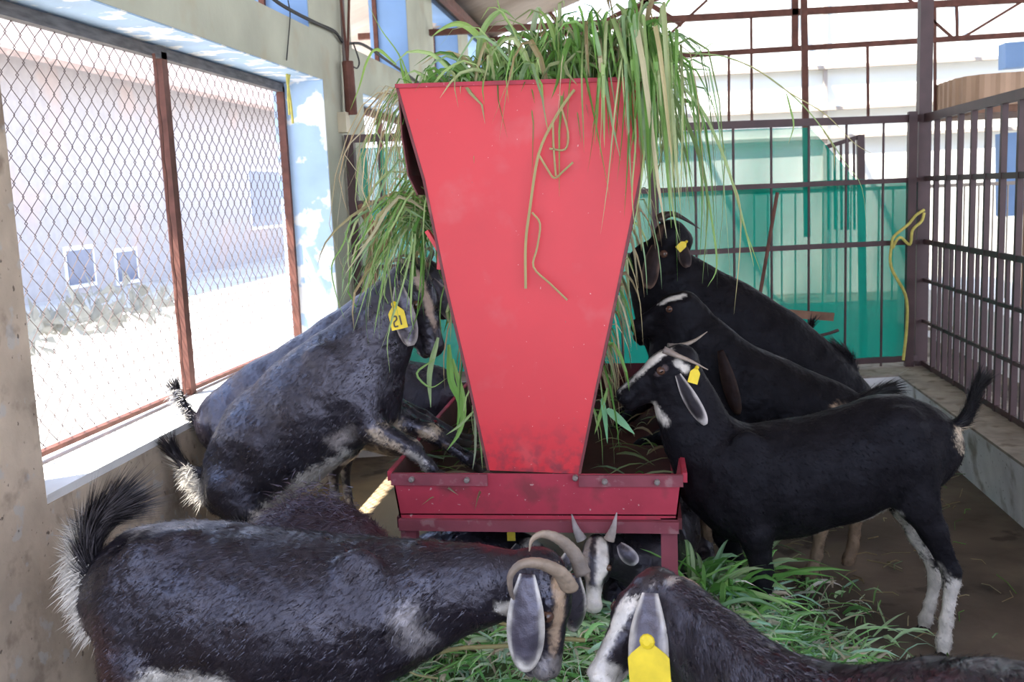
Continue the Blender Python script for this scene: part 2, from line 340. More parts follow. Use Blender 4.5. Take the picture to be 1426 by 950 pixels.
tag(MB().tube(catmull(cb, 6), .005, n=5).build('cable_loop', M['cable']), 'small loose cable loop hanging beside the rusty pipe', 'cable')
cb = [atX(u, v, WX+.01) for u, v in ((401, 0), (404, 20), (402, 50), (399, 84))]
tag(MB().tube(catmull(cb, 6), .003, n=5).build('hanging_wire', M['cable']), 'thin dark wire hanging down the beam near the pier', 'wire')
cb = [atX(u, v, WX-.08) for u, v in ((399, 84), (400, 110), (402, 125), (405, 145), (408, 172))]
mm = MB().tube(catmull(cb, 6), .007, n=5); cb = [atX(u, v, WX-.08) for u, v in ((399, 84), (403, 100), (401, 125), (403, 160))]
mm.tube(catmull(cb, 6), .006, n=5)
tag(mm.build('yellow_string', M['rope']), 'yellow plastic string tied at the far top corner of the window', 'string')

# ------------------------------------------------------------------ curb and pen fences
FX = 1.775; FB = 6.6; FL = 5.83
def fy(x): return FL+(FB-FL)*(x-WX)/(1.74-WX)
cm = MB(); CT = .30
Vv = [(1.60, 1.0, 0), (1.545, 1.0, CT), (1.90, 1.0, CT), (1.90, 1.0, 0), (1.60, 6.3, 0), (1.56, 6.3, CT), (1.90, 6.9, CT), (1.90, 6.9, 0)]
cm.add(Vv, [(0, 1, 2, 3), (0, 4, 5, 1), (1, 5, 6, 2), (2, 6, 7, 3), (7, 6, 5, 4), (0, 3, 7, 4)])
cm.add([(WX, 5.6, 0), (WX, 5.6, CT), (1.6, 6.3, CT), (1.62, 6.3, 0), (WX, 6.05, 0), (WX, 6.05, CT), (1.88, 6.9, CT), (1.88, 6.9, 0)], [(3, 2, 1, 0), (1, 2, 6, 5), (4, 5, 6, 7), (0, 1, 5, 4), (2, 3, 7, 6)])
cu = ms('trim_2', cm, 'curb')
tp = MB().add([(1.54, 1.0, CT), (1.91, 1.0, CT), (1.91, 6.91, CT), (1.555, 6.29, CT), (1.54, 1.0, CT+.012), (1.91, 1.0, CT+.012), (1.91, 6.91, CT+.012), (1.555, 6.29, CT+.012)], [(0, 4, 7, 3), (4, 5, 6, 7), (0, 1, 5, 4), (1, 2, 6, 5), (2, 3, 7, 6)])
tp.add([(WX, 5.59, CT), (1.555, 6.29, CT), (1.91, 6.91, CT), (WX, 6.06, CT), (WX, 5.59, CT+.013), (1.555, 6.29, CT+.013), (1.91, 6.91, CT+.013), (WX, 6.06, CT+.013)], [(4, 5, 6, 7), (0, 1, 5, 4), (2, 3, 7, 6)])
tp.build('curb_top', M['curbtop'], cu)
t = thing('back_fence', (0, fy(0), CT), 'brown steel bar fence across the back of the pen carrying the green net', 'fence')
zt = 1.86
for z, nme, hh in ((zt, 'rail', .045), (1.485, 'rail', .03), (1.10, 'rail', .03), (CT+.06, 'rail', .035)):
    MB().beam((WX+.01, fy(WX), z), (1.74, fy(1.74), z), .035, hh).build(nme, M['bar'], t)
for x in (WX+.04, .1): MB().beam((x, fy(x), CT), (x, fy(x), zt), .05, .05, up=(0, 1, 0)).build('post', M['bar'], t)
x = WX+.2
while x < 1.66:
    MB().tube([(x, fy(x), CT+.02), (x, fy(x), zt)], .0075, n=6).build('bar', M['bar'], t); x += .232
t = thing('corner_post', (1.72, 6.6, CT), 'thick brown square steel post where the two fences meet', 'post')
MB().beam((1.765, 6.62, CT), (1.765, 6.62, 3.6), .075, .075, up=(0, 1, 0)).build('post', M['bar'], t)
MB().beam((1.685, 6.57, CT), (1.685, 6.57, 1.9), .05, .05, up=(0, 1, 0)).build('gate_post', M['bar'], t)
t = thing('side_fence', (FX, 4, CT), 'brown steel bar fence standing on the right hand curb', 'fence')
for z, hh in ((1.86, .05), (1.49, .03), (1.10, .03), (.86, .02), (.60, .02), (CT+.03, .03)):
    MB().beam((FX, 1.0, z), (FX, 6.6, z), .035 if z > 1.8 else .02, hh).build('rail', M['bar'], t)
y = 6.366
while y > 1.0:
    MB().beam((FX, y, CT), (FX, y, 1.86), .028, .028, up=(0, 1, 0)).build('bar', M['bar'], t)
    if y > 1.2: MB().beam((FX, y-.11, CT), (FX, y-.11, 1.10), .018, .018, up=(0, 1, 0)).build('short_bar', M['bar'], t)
    y -= .2235

# ------------------------------------------------------------------ green net tied to the back fence
def net_sheet(poly_top, poly_bot, n, name, parent, sag=.03, off=.03):
    T = catmull(poly_top, n); B = catmull(poly_bot, n); k = min(len(T), len(B)); rows = 26; V = []; Fc = []
    for j in range(rows+1):
        s = j/rows
        for i in range(k):
            p = T[i]*(1-s)+B[i]*s
            wv = sag*(math.sin(i*.9+2*s)*.5+math.sin(i*.37-3*s+1)*.8+.4*math.sin(i*2.3+s*5))
            V.append((p[0], p[1]+off+wv, p[2]))
    for j in range(rows):
        for i in range(k-1): a = j*k+i; Fc.append((a, a+1, a+k+1, a+k))
    return link(name, V, Fc, M['netthin' if 'upper' in name else 'net'], parent, smooth=True)
def fp(u, v):                      # a point on the fence plane
    r = ray(u, v); n = A((FB-FL), -(1.74-WX), 0); p0 = A(WX, FL, 0)
    return CP+r*(((p0-CP)@n)/(r@n))
t = thing('shade_net', (0.3, fy(.3)+.05, CT), 'green shade net hung on the back fence between the feeder and the corner post', 'net')
net_sheet([fp(498, 206), fp(620, 200), fp(750, 193), fp(880, 186), fp(1010, 180), fp(1130, 177)], [fp(505, 290), fp(640, 285), fp(760, 280), fp(880, 276), fp(1010, 272), fp(1205, 262)], 9, 'upper_panel', t, .012, .05)
net_sheet([fp(512, 285), fp(640, 279), fp(760, 272), fp(900, 267), fp(1050, 258), fp(1180, 250), fp(1278, 252)], [fp(520, 520), fp(640, 520), fp(760, 518), fp(900, 512), fp(1050, 508), fp(1180, 503), fp(1262, 500)], 9, 'lower_panel', t, .03, .045)
rb = MB()
for P in ([(1284, 292), (1272, 300), (1262, 312), (1246, 325), (1240, 332)], [(1284, 296), (1280, 308), (1268, 320), (1264, 340), (1250, 330), (1240, 345)], [(1240, 332), (1238, 370), (1258, 410), (1260, 450), (1255, 500)]):
    rb.tube(catmull([fp(*q)+(0, -.05, 0) for q in P], 6), .009, n=6)
tag(rb.build('net_rope', M['rope']), 'yellow green rope knotted round the fence bars at the net edge', 'rope')
t = thing('leaning_stick', fp(1060, 440)+(0, -.06, -.2), 'thin brown rod leaning against the green net', 'stick')
MB().tube([fp(1081, 268)+(0, -.05, 0), fp(1056, 410)+(0, -.08, 0), fp(1040, 520)+(0, -.14, 0)], .011, n=8).build('rod', M['rust'], t)
pl = MB().beam(fp(1075, 434)+(0, -.05, 0), fp(1158, 440)+(0, -.05, 0), .03, .05)
tag(pl.build('wooden_plank', M['wood']), 'short brown plank fixed level across the fence below the net centre', 'plank')
pl = MB().tube(catmull([fp(1120, 470)+(0, -.06, 0), fp(1150, 463)+(0, -.06, 0), fp(1165, 458)+(0, -.06, 0)], 4), .01, n=6)
tag(pl.build('bent_rod', M['bar']), 'short bent rod below the plank on the back fence', 'rod')
pl = MB().tube(catmull([fp(500, 285), fp(515, 310), fp(522, 350), fp(518, 400), fp(512, 430)], 4), .028, n=8)
tag(pl.build('bent_branch', M['wood']), 'bent brown branch standing by the fence left of the feeder', 'branch')

# ------------------------------------------------------------------ roof trusses and far posts
def tx(u, v, y=8.6): return atY(u, v, y)
t = thing('roof_truss', tx(1100, 60), 'brown steel lattice truss crossing under the roof above the back fence', 'roof truss')
def strip(nme, a, b, wd, y=8.6, par=None, m='rust', ext=(0, 0)):
    p = tx(*a, y); q = tx(*b, y); d = q-p; p = p-d*ext[0]; q = q+d*ext[1]
    return MB().beam(p, q, wd, wd, up=(0, 1, 0)).build(nme, M[m], par)
strip('chord', (700, 40), (1426, -1), .05, par=t, ext=(.3, .8)); strip('chord', (940, 78), (1426, 48), .04, par=t, ext=(.0, .8))
for a, b in (((1262, -4), (1328, 54)), ((1332, 0), (1333, 54)), ((1440, -8), (1338, 54)), ((985, 0), (928, 52)), ((1046, 22), (1047, 172)), ((1015, 76), (1015, 176)), ((1208, 62), (1209, 168)), ((1302, 10), (1302, 160))):
    strip('web_bar', a, b, .02, par=t)
strip('hanger', (1107, -20), (1107, 68), .05, par=t)
t = thing('roof_truss', tx(800, 20, 11.5), 'rusty truss with crossing braces seen above the fodder', 'roof truss')
strip('chord', (640, 60), (940, 28), .05, 11.5, t, ext=(.2, 0)); strip('chord', (660, 45), (940, -60), .05, 11.5, t)
for a, b in (((800, 55), (860, 20)), ((860, 20), (985, -30)), ((700, 40), (760, 8)), ((745, -10), (790, 50)), ((860, 30), (905, 5)), ((880, -10), (950, 35))): strip('web_bar', a, b, .05, 11.5, t)
t = thing('tall_post', tx(1121, 175, 8.0), 'tall thin brown post rising behind the green net to the truss', 'post')
strip('post', (1119, -30), (1124, 330), .045, 8.0, t)
# purlins
for k, x in enumerate((-1.6, .1, 1.8, 3.5)):
    q = MB().beam((x, -2.8, roofpt(x)-.07), (x, 13.9, roofpt(x)-.07), .05, .08)
    tag(q.build('purlin', M['rust']), None, 'roof beam', 'purlins under the roof')['label'] = 'rusty purlin running lengthwise under the sloping roof sheets'

# ------------------------------------------------------------------ farther pens on the right
t = thing('far_fence', (4, 8.8, 0), 'distant low white and brown barred fence behind the right pen', 'fence')
MB().beam((1.0, 9.0, 1.42), (7.5, 9.0, 1.42), .03, .03).build('rail', M['girt'], t); MB().beam((1.0, 9.0, .2), (7.5, 9.0, .2), .03, .03).build('rail', M['girt'], t)
for k in range(56): x = 1.0+k*.116; MB().tube([(x, 9.0, 0.0), (x, 9.0, 1.42)], .008, n=5).build('bar', M['girt'], t)
t = thing('gate_frame', atY(1200, 250, 7.7), 'small dark gate frame standing behind the torn net corner', 'gate')
strip('post', (1198, 188), (1200, 330), .05, 7.7, t, 'bar', (0, 1.6)); strip('rail', (1150, 205), (1198, 190), .03, 7.7, t, 'bar')
for k in range(5): strip('bar', (1153+k*9, 205-k*3), (1154+k*9, 320), .016, 7.7, t, 'bar')
# tan sheet box on a post
t = thing('raised_bin', atY(1380, 150, 7.6), 'tan corrugated round-cornered bin raised on a post behind the right fence', 'bin')
q = MB(); cx, cy = atY(1418, 120, 8.4)[:2]; zt_ = atY(1380, 97, 7.6)[2]; zb_ = atY(1380, 143, 7.6)[2]
ring = []
for k in range(120):
    a = 2*math.pi*k/120; c_, s_ = math.cos(a), math.sin(a); r = .55*(abs(c_)**4+abs(s_)**4)**(-.25)*(1+.012*(1 if k % 4 < 2 else -1)); ring.append((cx+r*c_, cy+r*s_))
q.add([(x, y, zb_) for x, y in ring]+[(x, y, zt_) for x, y in ring], [(k, (k+1) % 120, (k+1) % 120+120, k+120) for k in range(120)]+[tuple(range(120))[::-1], tuple(range(120, 240))])
q.build('bin_body', M['tank'], t)
MB().beam((cx, cy-.35, 0), (cx, cy-.35, zb_), .09, .09, up=(0, 1, 0)).build('support_post', M['wood'], t)
MB().box((cx-.45, cy-.5, zb_-.05), (cx+.45, cy+.5, zb_)).build('base_frame', M['wood'], t)
for k, (u, v0, v1, yy, wd) in enumerate(((1412, 60, 95, 10.5, .22), (1412, 185, 300, 9.6, .25))):
    p = atY(u, v0, yy); q_ = atY(u, v1, yy)
    o = MB().beam(p, q_, wd, .2, up=(0, 1, 0)); tag(o.build('blue_column', M['bluepaint']), ['short blue painted column above the tan bin', 'blue painted column seen through the right fence bars'][k], 'column')
# white low table-like concrete bench behind right fence
ms('trim_3', MB().box((2.7, 6.2, 0), (3.6, 11, .45)), 'white')
ms('trim_4', MB().box((6.3, 3, 0), (6.5, 14, .8)), 'white')

# ------------------------------------------------------------------ yard outside
t = thing('neighbour_house', (-11, 12, -.12), 'sunlit cream house with tiled lean-to seen through the chain link', 'house')
MB().box((-15, 1.5, -.12), (-11, 34, 4.4)).build('wall', M['house'], t)
q = MB(); q.plate([(-10.2, 1.2, 4.1), (-10.2, 34.4, 4.1), (-15.2, 34.4, 7.4), (-15.2, 1.2, 7.4)], .12); q.build('roof', M['tile'], t)
wins = []
for a, b in (((90, 350), (130, 392)), ((160, 352), (190, 388)), ((345, 238), (395, 312))):
    p, q_ = atX(*a, -11), atX(*b, -11); wins.append((p[1], q_[2], p[2], q_[1]-p[1]))
for y, z0, z1, wd in wins:
    f = MB().box((-11.03, y-.08, z0-.08), (-10.97, y+wd+.08, z1+.08)).build('window', M['white'], t)
    MB().box((-10.98, y, z0), (-10.95, y+wd, z1)).build('pane', M['pane'], f)
t = thing('yard_wall', (-6, 8, -.12), 'low grey block wall in the bright yard outside', 'wall')
MB().box((-6.2, 4.4, -.12), (-6.0, 7.6, .35)).build('blocks', M['curbtop'], t)
q = MB()
for k in range(60):
    c = A(-7.6+rng.normal()*.35, 10.5+k*.07+rng.normal()*.2, abs(rng.normal())*.18-.05)
    for j in range(6): d = nrm(rng.normal(size=3)); q.add([c, c+d*.25+(0, 0, .1), c+d*.22+(.05, .05, -.02)], [(0, 1, 2)], (.27, .27, .24))
o = q.build('yard_bush', M['grass']); tag(o, 'low dusty bush in the bright yard outside', 'bush')
# ------------------------------------------------------------------ red hay feeder
FY, FE = 3.0, 5.0
ft = thing('hay_feeder', (-.34, 3.0, 0), 'tall red sheet metal hay feeder with tapering hopper above a trough', 'hay feeder')
def fr(u, v, y=FY): return atY(u, v, y)
Lp = [fr(*p) for p in ((553, 122), (572, 188), (590, 250), (621, 400), (652, 530), (680, 655))]
Rp = [fr(*p) for p in ((918, 111), (905, 180), (889, 262), (858, 415), (831, 540), (807, 660))]
q = MB(); n = len(Lp); th = A(0, .004, 0)
V = []
for a, b in zip(Lp, Rp):
    for k in range(9): V.append(a+(b-a)*k/8)
V2 = [v+th for v in V]
Fc = [(i*9+k, i*9+k+1, (i+1)*9+k+1, (i+1)*9+k)[::-1] for i in range(n-1) for k in range(8)]
q.add(V+V2, Fc+[tuple(x+n*9 for x in f[::-1]) for f in Fc])
for i in range(n-1): q.add([Lp[i], Lp[i+1], Lp[i+1]+th, Lp[i]+th, Rp[i], Rp[i+1], Rp[i+1]+th, Rp[i]+th], [(0, 1, 2, 3), (7, 6, 5, 4)])
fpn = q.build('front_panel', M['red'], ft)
# folded rim along the top and side edges
q = MB()
q.beam(Lp[0]+(-.004, 0, .004), Rp[0]+(.004, 0, .004), .02, .012, c=(1, 1, 1)); q.build('top_rim', M['redold'], ft)
for S_ in (Lp, Rp):
    q = MB()
    for i in range(n-1): q.beam(S_[i]+(0, .012, 0), S_[i+1]+(0, .012, 0), .008, .028, up=(0, 1, 0))
    q.build('edge_flange', M['maroon'], ft)
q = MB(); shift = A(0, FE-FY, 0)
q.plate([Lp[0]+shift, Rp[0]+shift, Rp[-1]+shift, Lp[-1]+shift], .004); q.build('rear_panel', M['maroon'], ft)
# side skirts (red paint, their shade put into the maroon) and lower slopes
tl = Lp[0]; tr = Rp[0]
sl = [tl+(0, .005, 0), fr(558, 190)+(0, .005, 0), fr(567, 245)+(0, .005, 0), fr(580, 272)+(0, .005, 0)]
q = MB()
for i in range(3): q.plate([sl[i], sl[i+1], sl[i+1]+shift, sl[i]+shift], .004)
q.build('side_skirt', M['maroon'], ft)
sr = [tr+(0, .005, 0), fr(904, 172)+(0, .005, 0), fr(889, 250)+(0, .005, 0)]
q = MB()
for i in range(2): q.plate([sr[i], sr[i+1], sr[i+1]+shift, sr[i]+shift], .004)
q.build('side_skirt', M['maroon'], ft)
q = MB(); a = fr(592, 322); b = fr(611, 352); c = fr(610, 376)
q.beam(a+(0, .03, 0), b+(0, .03, 0), .012, .03, up=(0, 1, 0)); q.beam(b+(0, .03, 0), c+(0, .03, 0), .014, .03, up=(0, 1, 0)); q.build('hinge_strap', M['red'], ft)
for side in (Lp, Rp):
    for k in range(11):
        y = .08+k*.185; MB().tube([side[2]+(0, y, 0), side[4]+(0, y, 0)], .007, n=6).build('slat', M['maroon'], ft)
# trough
TL, TR, BL, BR = fr(545, 659), fr(951, 661), fr(557, 722), fr(943, 724)
q = MB(); q.plate([TL, BL, BR, TR], -.005); q.build('trough_front', M['redold'], ft)
q = MB(); q.plate([p+shift for p in (TL, BL, BR, TR)], .005); q.build('trough_back', M['maroon'], ft)
for s_, (a, b) in enumerate(((TL, BL), (TR, BR))):
    q = MB(); q.plate([a, b, b+shift, a+shift], .005 if s_ == 0 else -.005); q.build('trough_side', M['inner'] if s_ == 0 else M['redold'], ft)
q = MB(); q.plate([BL+(0, 0, .012), BR+(0, 0, .012), BR+shift+(0, 0, .012), BL+shift+(0, 0, .012)], .004); q.build('trough_floor', M['inner'], ft)
q = MB()
# central ridge feeding the hay outwards
mt = (Lp[-1]+Rp[-1])/2
q.plate([Lp[-1]+(0, .01, -.01), BL*.4+BR*.6+(0, .01, .03), BL*.4+BR*.6+shift+(0, 0, .03), Lp[-1]+shift+(0, 0, -.01)], .004)
q.plate([Rp[-1]+(0, .01, -.01), BL*.6+BR*.4+(0, .01, .03), BL*.6+BR*.4+shift+(0, 0, .03), Rp[-1]+shift+(0, 0, -.01)], .004)
q.build('inner_ridge', M['inner'], ft)
# rim angle irons with bolts
q = MB(); q.beam(TL+(0, -.006, -.018), fr(679, 660)+(0, -.006, -.018), .012, .036); q.build('angle_iron', M['reddust'], ft)
q = MB(); q.beam(fr(806, 661)+(0, -.006, -.018), TR+(0, -.006, -.018), .012, .036); q.build('angle_iron', M['reddust'], ft)
q = MB(); q.beam(TL+(-.006, 0, -.01), TL+shift+(-.006, 0, -.01), .014, .03); q.build('side_rim', M['redold'], ft)
q = MB(); q.beam(TR+(.006, 0, -.01), TR+shift+(.006, 0, -.01), .014, .03); q.build('side_rim', M['redold'], ft)
for u, v in ((573, 668), (650, 669), (842, 671), (915, 672), (801, 666)):
    p = fr(u, v, FY-.02); MB().tube([p+(0, .012, 0), p+(0, -.006, 0), p+(0, -.010, 0)], [.009, .009, .005], n=8).build('bolt', M['conduit'], ft)
q = MB(); q.beam(fr(557, 729)+(0, -.004, 0), fr(945, 733)+(0, -.004, 0), .03, .036); q.build('base_beam', M['reddust'], ft)
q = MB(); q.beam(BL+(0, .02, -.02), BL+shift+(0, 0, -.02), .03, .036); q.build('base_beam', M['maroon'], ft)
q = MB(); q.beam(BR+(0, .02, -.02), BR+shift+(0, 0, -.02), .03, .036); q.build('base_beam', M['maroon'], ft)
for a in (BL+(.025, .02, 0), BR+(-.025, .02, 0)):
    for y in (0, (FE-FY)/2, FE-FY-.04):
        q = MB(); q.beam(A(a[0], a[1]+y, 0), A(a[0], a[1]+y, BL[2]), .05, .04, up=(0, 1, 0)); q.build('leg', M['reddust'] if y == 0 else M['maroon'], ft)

# ------------------------------------------------------------------ grass blades
def blade(mb, P, wd, col, tip=.25, fold=.25, side=None):
    P = [np.asarray(p, float) for p in P]; n = len(P); Tn = [nrm(P[min(i+1, n-1)]-P[max(i-1, 0)]) for i in range(n)]
    s = side if side is not None else nrm(np.cross(Tn[0], rng.normal(size=3)))
    V = []
    for i in range(n):
        s = nrm(s-Tn[i]*(s@Tn[i])); b = np.cross(Tn[i], s); t = i/(n-1)
        w_ = wd*min(1, .45+t*3)*(1-max(0, (t-.45)/.55)**1.6*.97)
        V += [P[i]-s*w_/2+b*w_*fold, P[i], P[i]+s*w_/2+b*w_*fold]
    Fc = []
    for i in range(n-1): a = 3*i; Fc += [(a, a+1, a+4, a+3), (a+1, a+2, a+5, a+4)]
    mb.add(V, Fc, col)
GRE = [A(.16, .34, .07), A(.24, .44, .12), A(.10, .24, .05), A(.36, .50, .20), A(.30, .46, .24), A(.44, .52, .26)]
DRY = [A(.46, .40, .22), A(.38, .30, .16), A(.55, .50, .32)]
def gcol(dry=.12):
    c = random.choice(DRY) if random.random() < dry else random.choice(GRE)
    return tuple(np.clip(c*(0.75+.5*random.random()), 0, 1))
def arc(p, v, g, n=7, jig=.0):
    o = []
    for i in range(n):
        t = i/(n-1); o.append(p+v*t-A(0, 0, g)*t*t+rng.normal(size=3)*jig*t)
    return o
# fodder filling the hopper and standing out of its top
q = MB()
V = []; Fc = []; nx, ny = 14, 30
for j in range(ny+1):
    for i in range(nx+1):
        x = tl[0]+.02+(tr[0]-tl[0]-.04)*i/nx; y = FY+.02+(FE-FY-.04)*j/ny
        V.append((x, y, 1.78+.05*math.sin(i*1.3+j*.8)*math.sin(j*.9)+rng.random()*.03))
for j in range(ny):
    for i in range(nx): a = j*(nx+1)+i; Fc.append((a, a+1, a+nx+2, a+nx+1))
q.add(V, Fc)
fod = q.build('hopper_fodder', M['haybase'])
tag(fod, 'mass of green cut grass heaped on top of the red hopper', 'fodder', kind='stuff')
q = MB()
for k in range(1500):
    fx = random.random(); y = FY+.03+(FE-FY-.1)*random.random()**1.6
    if fx < .22 and random.random() < .55: fx = .22+.78*random.random()
    p = A(tl[0]+.03+(tr[0]-tl[0]-.06)*fx, y, 1.77+random.random()*.05)
    hgt = (.10+.16*random.random())*(.55+.9*min(1, fx*1.6))
    ang = random.random()*2*math.pi; sp = .05+.22*random.random()
    v = A(math.cos(ang)*sp, math.sin(ang)*sp*.6, hgt*2.1); g = hgt*(1.3+1.9*random.random())
    blade(q, arc(p, v, g, 7, .006), .007+.012*random.random()**1.5, gcol(.08))
# bundle flopping over the right part of the front rim
for k in range(66):
    u = random.gauss(868, 34) if k % 3 else random.gauss(905, 22); u = min(max(u, 780), 948)
    p = fr(u, 108)+(0, .05+.25*random.random(), -.03+.02*random.random())
    L_ = .12+.36*random.random()**1.3*(1.25 if u > 850 else .7)
    out_ = .05+.10*random.random()
    P = [p, p+(random.gauss(0, .02), -.02, .08+.09*random.random())]
    top = P[-1]; dx = random.gauss(.0, .04)
    P += [top+(dx*.3, -out_, .03), A(top[0]+dx*.7, FY-.03-out_*.5, top[2]-L_*.35), A(top[0]+dx, FY-.02-out_*.3, top[2]-L_*.75), A(top[0]+dx*1.3, FY-.015-out_*.2, top[2]-L_*1.05)]
    blade(q, catmull(P, 2), .007+.012*random.random()**1.4, gcol(.1))
# right side overhang
for k in range(58):
    y = FY+.05+1.5*random.random(); p = A(tr[0]-.05*random.random(), y, 1.79)
    ox = .03+.22*random.random()**1.3; up = .05+.12*random.random(); L_ = .12+.5*random.random()**1.8
    P = [p, p+(ox*.3, 0, up), p+(ox*.8, random.gauss(0, .03), up*.9), p+(ox, random.gauss(0, .05), -L_*.4), p+(ox*1.05+random.gauss(0, .02), random.gauss(0, .05), -L_)]
    blade(q, catmull(P, 2), .005+.010*random.random(), gcol(.15))
tf = q.build('fodder_blades', M['grass'], fod)
# fodder bursting from the left side of the hopper
q = MB()
c0 = fr(592, 292, 3.12)
for k in range(140):
    p = c0+(rng.normal()*.02+.02, abs(rng.normal())*.22, rng.normal()*.05)
    ox = -.06-.30*random.random()**1.4; L_ = .12+.30*random.random()
    up = .02+.06*random.random()
    P = [p, p+(ox*.35, random.gauss(0, .04), up), p+(ox*.7, random.gauss(0, .06), -L_*.25), p+(ox*.9, random.gauss(0, .07), -L_*.65), p+(ox*.95+random.gauss(0, .02), random.gauss(0, .08), -L_)]
    blade(q, catmull(P, 2), .004+.009*random.random(), gcol(.18))
for k in range(140):           # long thin stems hanging from the top left corner
    y = FY+.15+1.2*random.random(); p = A(tl[0]+.02, y, 1.80)
    ox = -.05-.22*random.random(); L_ = .2+.5*random.random()
    P = [p, p+(ox*.5, 0, .03+.04*random.random()), p+(ox*.9, 0, -.08), p+(ox*1.05+random.gauss(0, .03), 0, -L_*.6), p+(ox+random.gauss(0, .04), 0, -L_)]
    blade(q, catmull(P, 2), .003+.005*random.random(), tuple(np.clip(A(*gcol(.4))*A(1.25, 1.2, 1.3), 0, 1)))
tag(q.build('side_fodder', M['grass']), 'grass bunch hanging out of the left side of the hopper', 'fodder', kind='stuff')
# fodder under both sides, down to the trough
q = MB()
for k in range(130):
    s_ = random.random() < .45; side = Lp if s_ else Rp; sg = -1 if s_ else 1
    i = 2+2.6*random.random(); i0 = int(i); e = side[i0]*(1-(i-i0))+side[i0+1]*(i-i0)
    p = e+(-sg*.03, .06+1.6*random.random()**1.4, 0)
    ox = sg*(.03+.07*random.random()); L_ = .06+.20*random.random()
    P = [p, p+(ox*.6, random.gauss(0, .03), .02), p+(ox, random.gauss(0, .04), -L_*.5), p+(ox*1.1, random.gauss(0, .05), -L_)]
    blade(q, catmull(P, 2), .004+.012*random.random(), gcol(.45 if not s_ else .2))
for k in range(190):
    s_ = random.random() < .6
    x = TL[0]+.05+.25*random.random() if s_ else TR[0]-.05-.25*random.random()
    p = A(x, FY+.05+1.85*random.random(), BL[2]+.03+.06*random.random())
    blade(q, arc(p, A(random.gauss(0, .12), random.gauss(0, .12), .08), .08, 5), .004+.008*random.random(), tuple(A(*gcol(.6))*.55))
tag(q.build('trough_fodder', M['grass']), 'loose grass and dry stems caught between hopper sides and trough', 'fodder', kind='stuff')
# traced single stalks
def stalk(name, label, runs, cat='grass stalk'):
    q = MB()
    for (pts, y, wd, col) in runs: q_ = [atY(u, v, yy) for (u, v), yy in zip(pts, y if hasattr(y, '__len__') else [y]*len(pts))]; blade(q, catmull(q_, 4), wd, col, side=A(1, .3, 0))
    return tag(q.build(name, M['grass']), label, cat)
straw = (.50, .46, .22); gr = (.27, .44, .13); lg = (.38, .52, .22)
q = MB(); y_ = FY-.035
for pts, r in (([(800, 125), (790, 138), (771, 168), (750, 215), (738, 290), (732, 340), (732, 402)], .0045), ([(782, 150), (791, 185), (787, 208), (765, 207)], .003), ([(750, 215), (762, 235), (772, 248), (785, 238), (798, 226)], .0035), ([(770, 172), (771, 205), (774, 245)], .003), ([(741, 296), (752, 312), (748, 345), (743, 372), (766, 395), (790, 418)], .0032)):
    q.tube(catmull([atY(u, v, y_) for u, v in pts], 4), r, n=6, c=straw)
tag(q.build('dry_stalk', M['grass']), 'broken dry yellow stalk hanging down the middle of the red panel', 'grass stalk')
stalk('arching_stalk', 'long seed stalk arching far right over the fence from the hopper', [
    ([(920, 70), (960, 75), (1010, 80), (1060, 102), (1110, 140), (1145, 180), (1175, 225), (1200, 262), (1208, 335)], 3.1, .009, lg),
    ([(1010, 80), (1050, 95), (1100, 130), (1150, 160), (1190, 200), (1230, 222)], 3.1, .005, straw), ([(1095, 130), (1100, 150), (1105, 175), (1098, 200)], 3.1, .006, gr),
    ([(930, 75), (960, 82), (985, 65), (995, 60), (993, 72)], 3.1, .004, gr), ([(1145, 180), (1160, 205), (1162, 240)], 3.1, .004, straw)])
stalk('hanging_stalk', 'long green stalk curving down in front of the net to the black goat', [
    ([(915, 78), (945, 115), (975, 150), (1000, 200), (1015, 240), (1030, 290), (1045, 350), (1050, 372)], 3.15, .010, lg), ([(1015, 240), (1030, 285), (1030, 350), (1022, 438)], 3.15, .005, straw), ([(1030, 300), (1045, 340), (1060, 380)], 3.15, .004, gr), ([(975, 150), (978, 175), (970, 200)], 3.15, .005, gr)])
stalk('hanging_stalk', 'dark green drooping stalk just right of the hopper corner', [
    ([(920, 105), (940, 140), (960, 180), (978, 235), (985, 290), (978, 395)], 3.2, .013, (.16, .26, .08)), ([(925, 110), (932, 160), (950, 200), (965, 250)], 3.2, .012, (.14, .22, .07)), ([(978, 235), (990, 300), (998, 370), (985, 400)], 3.2, .007, gr)])
stalk('hanging_stalk', 'long pale blades trailing along the right edge of the red panel', [
    ([(880, 60), (893, 120), (898, 180), (892, 260), (880, 330)], 2.95, .008, lg), ([(890, 50), (905, 120), (912, 200), (905, 250)], 2.95, .008, gr), ([(875, 40), (880, 110), (885, 190), (880, 270), (886, 330)], 2.95, .006, lg), ([(905, 60), (915, 130), (925, 200), (938, 300), (948, 340)], 3.0, .006, lg)])
stalk('upright_stalk', 'tall thin bent stalk rising above the left corner of the hopper', [
    ([(600, 170), (575, 120), (555, 75), (530, 40), (510, 0)], 3.3, .005, gr), ([(585, 190), (577, 150), (562, 105), (556, 78)], 3.3, .014, (.22, .42, .08)), ([(552, 90), (525, 68), (510, 85), (500, 120), (487, 155)], 3.3, .012, (.30, .48, .12)), ([(575, 170), (572, 130), (560, 80)], 3.2, .012, gr)])
stalk('broad_leaf', 'broad arching leaf above the left half of the hopper', [
    ([(720, 130), (690, 80), (662, 45), (640, 32), (618, 38), (600, 52)], 3.2, .022, (.32, .50, .14)), ([(760, 120), (730, 60), (700, 20), (690, -10)], 3.3, .008, gr), ([(785, 125), (775, 60), (765, 30), (748, 10)], 3.05, .02, (.30, .46, .13)), ([(665, 120), (668, 60), (680, 30), (700, 15), (718, 28)], 3.1, .018, (.28, .42, .16)), ([(735, 120), (740, 60), (748, 15), (755, 14)], 3.15, .018, (.38, .48, .30))])
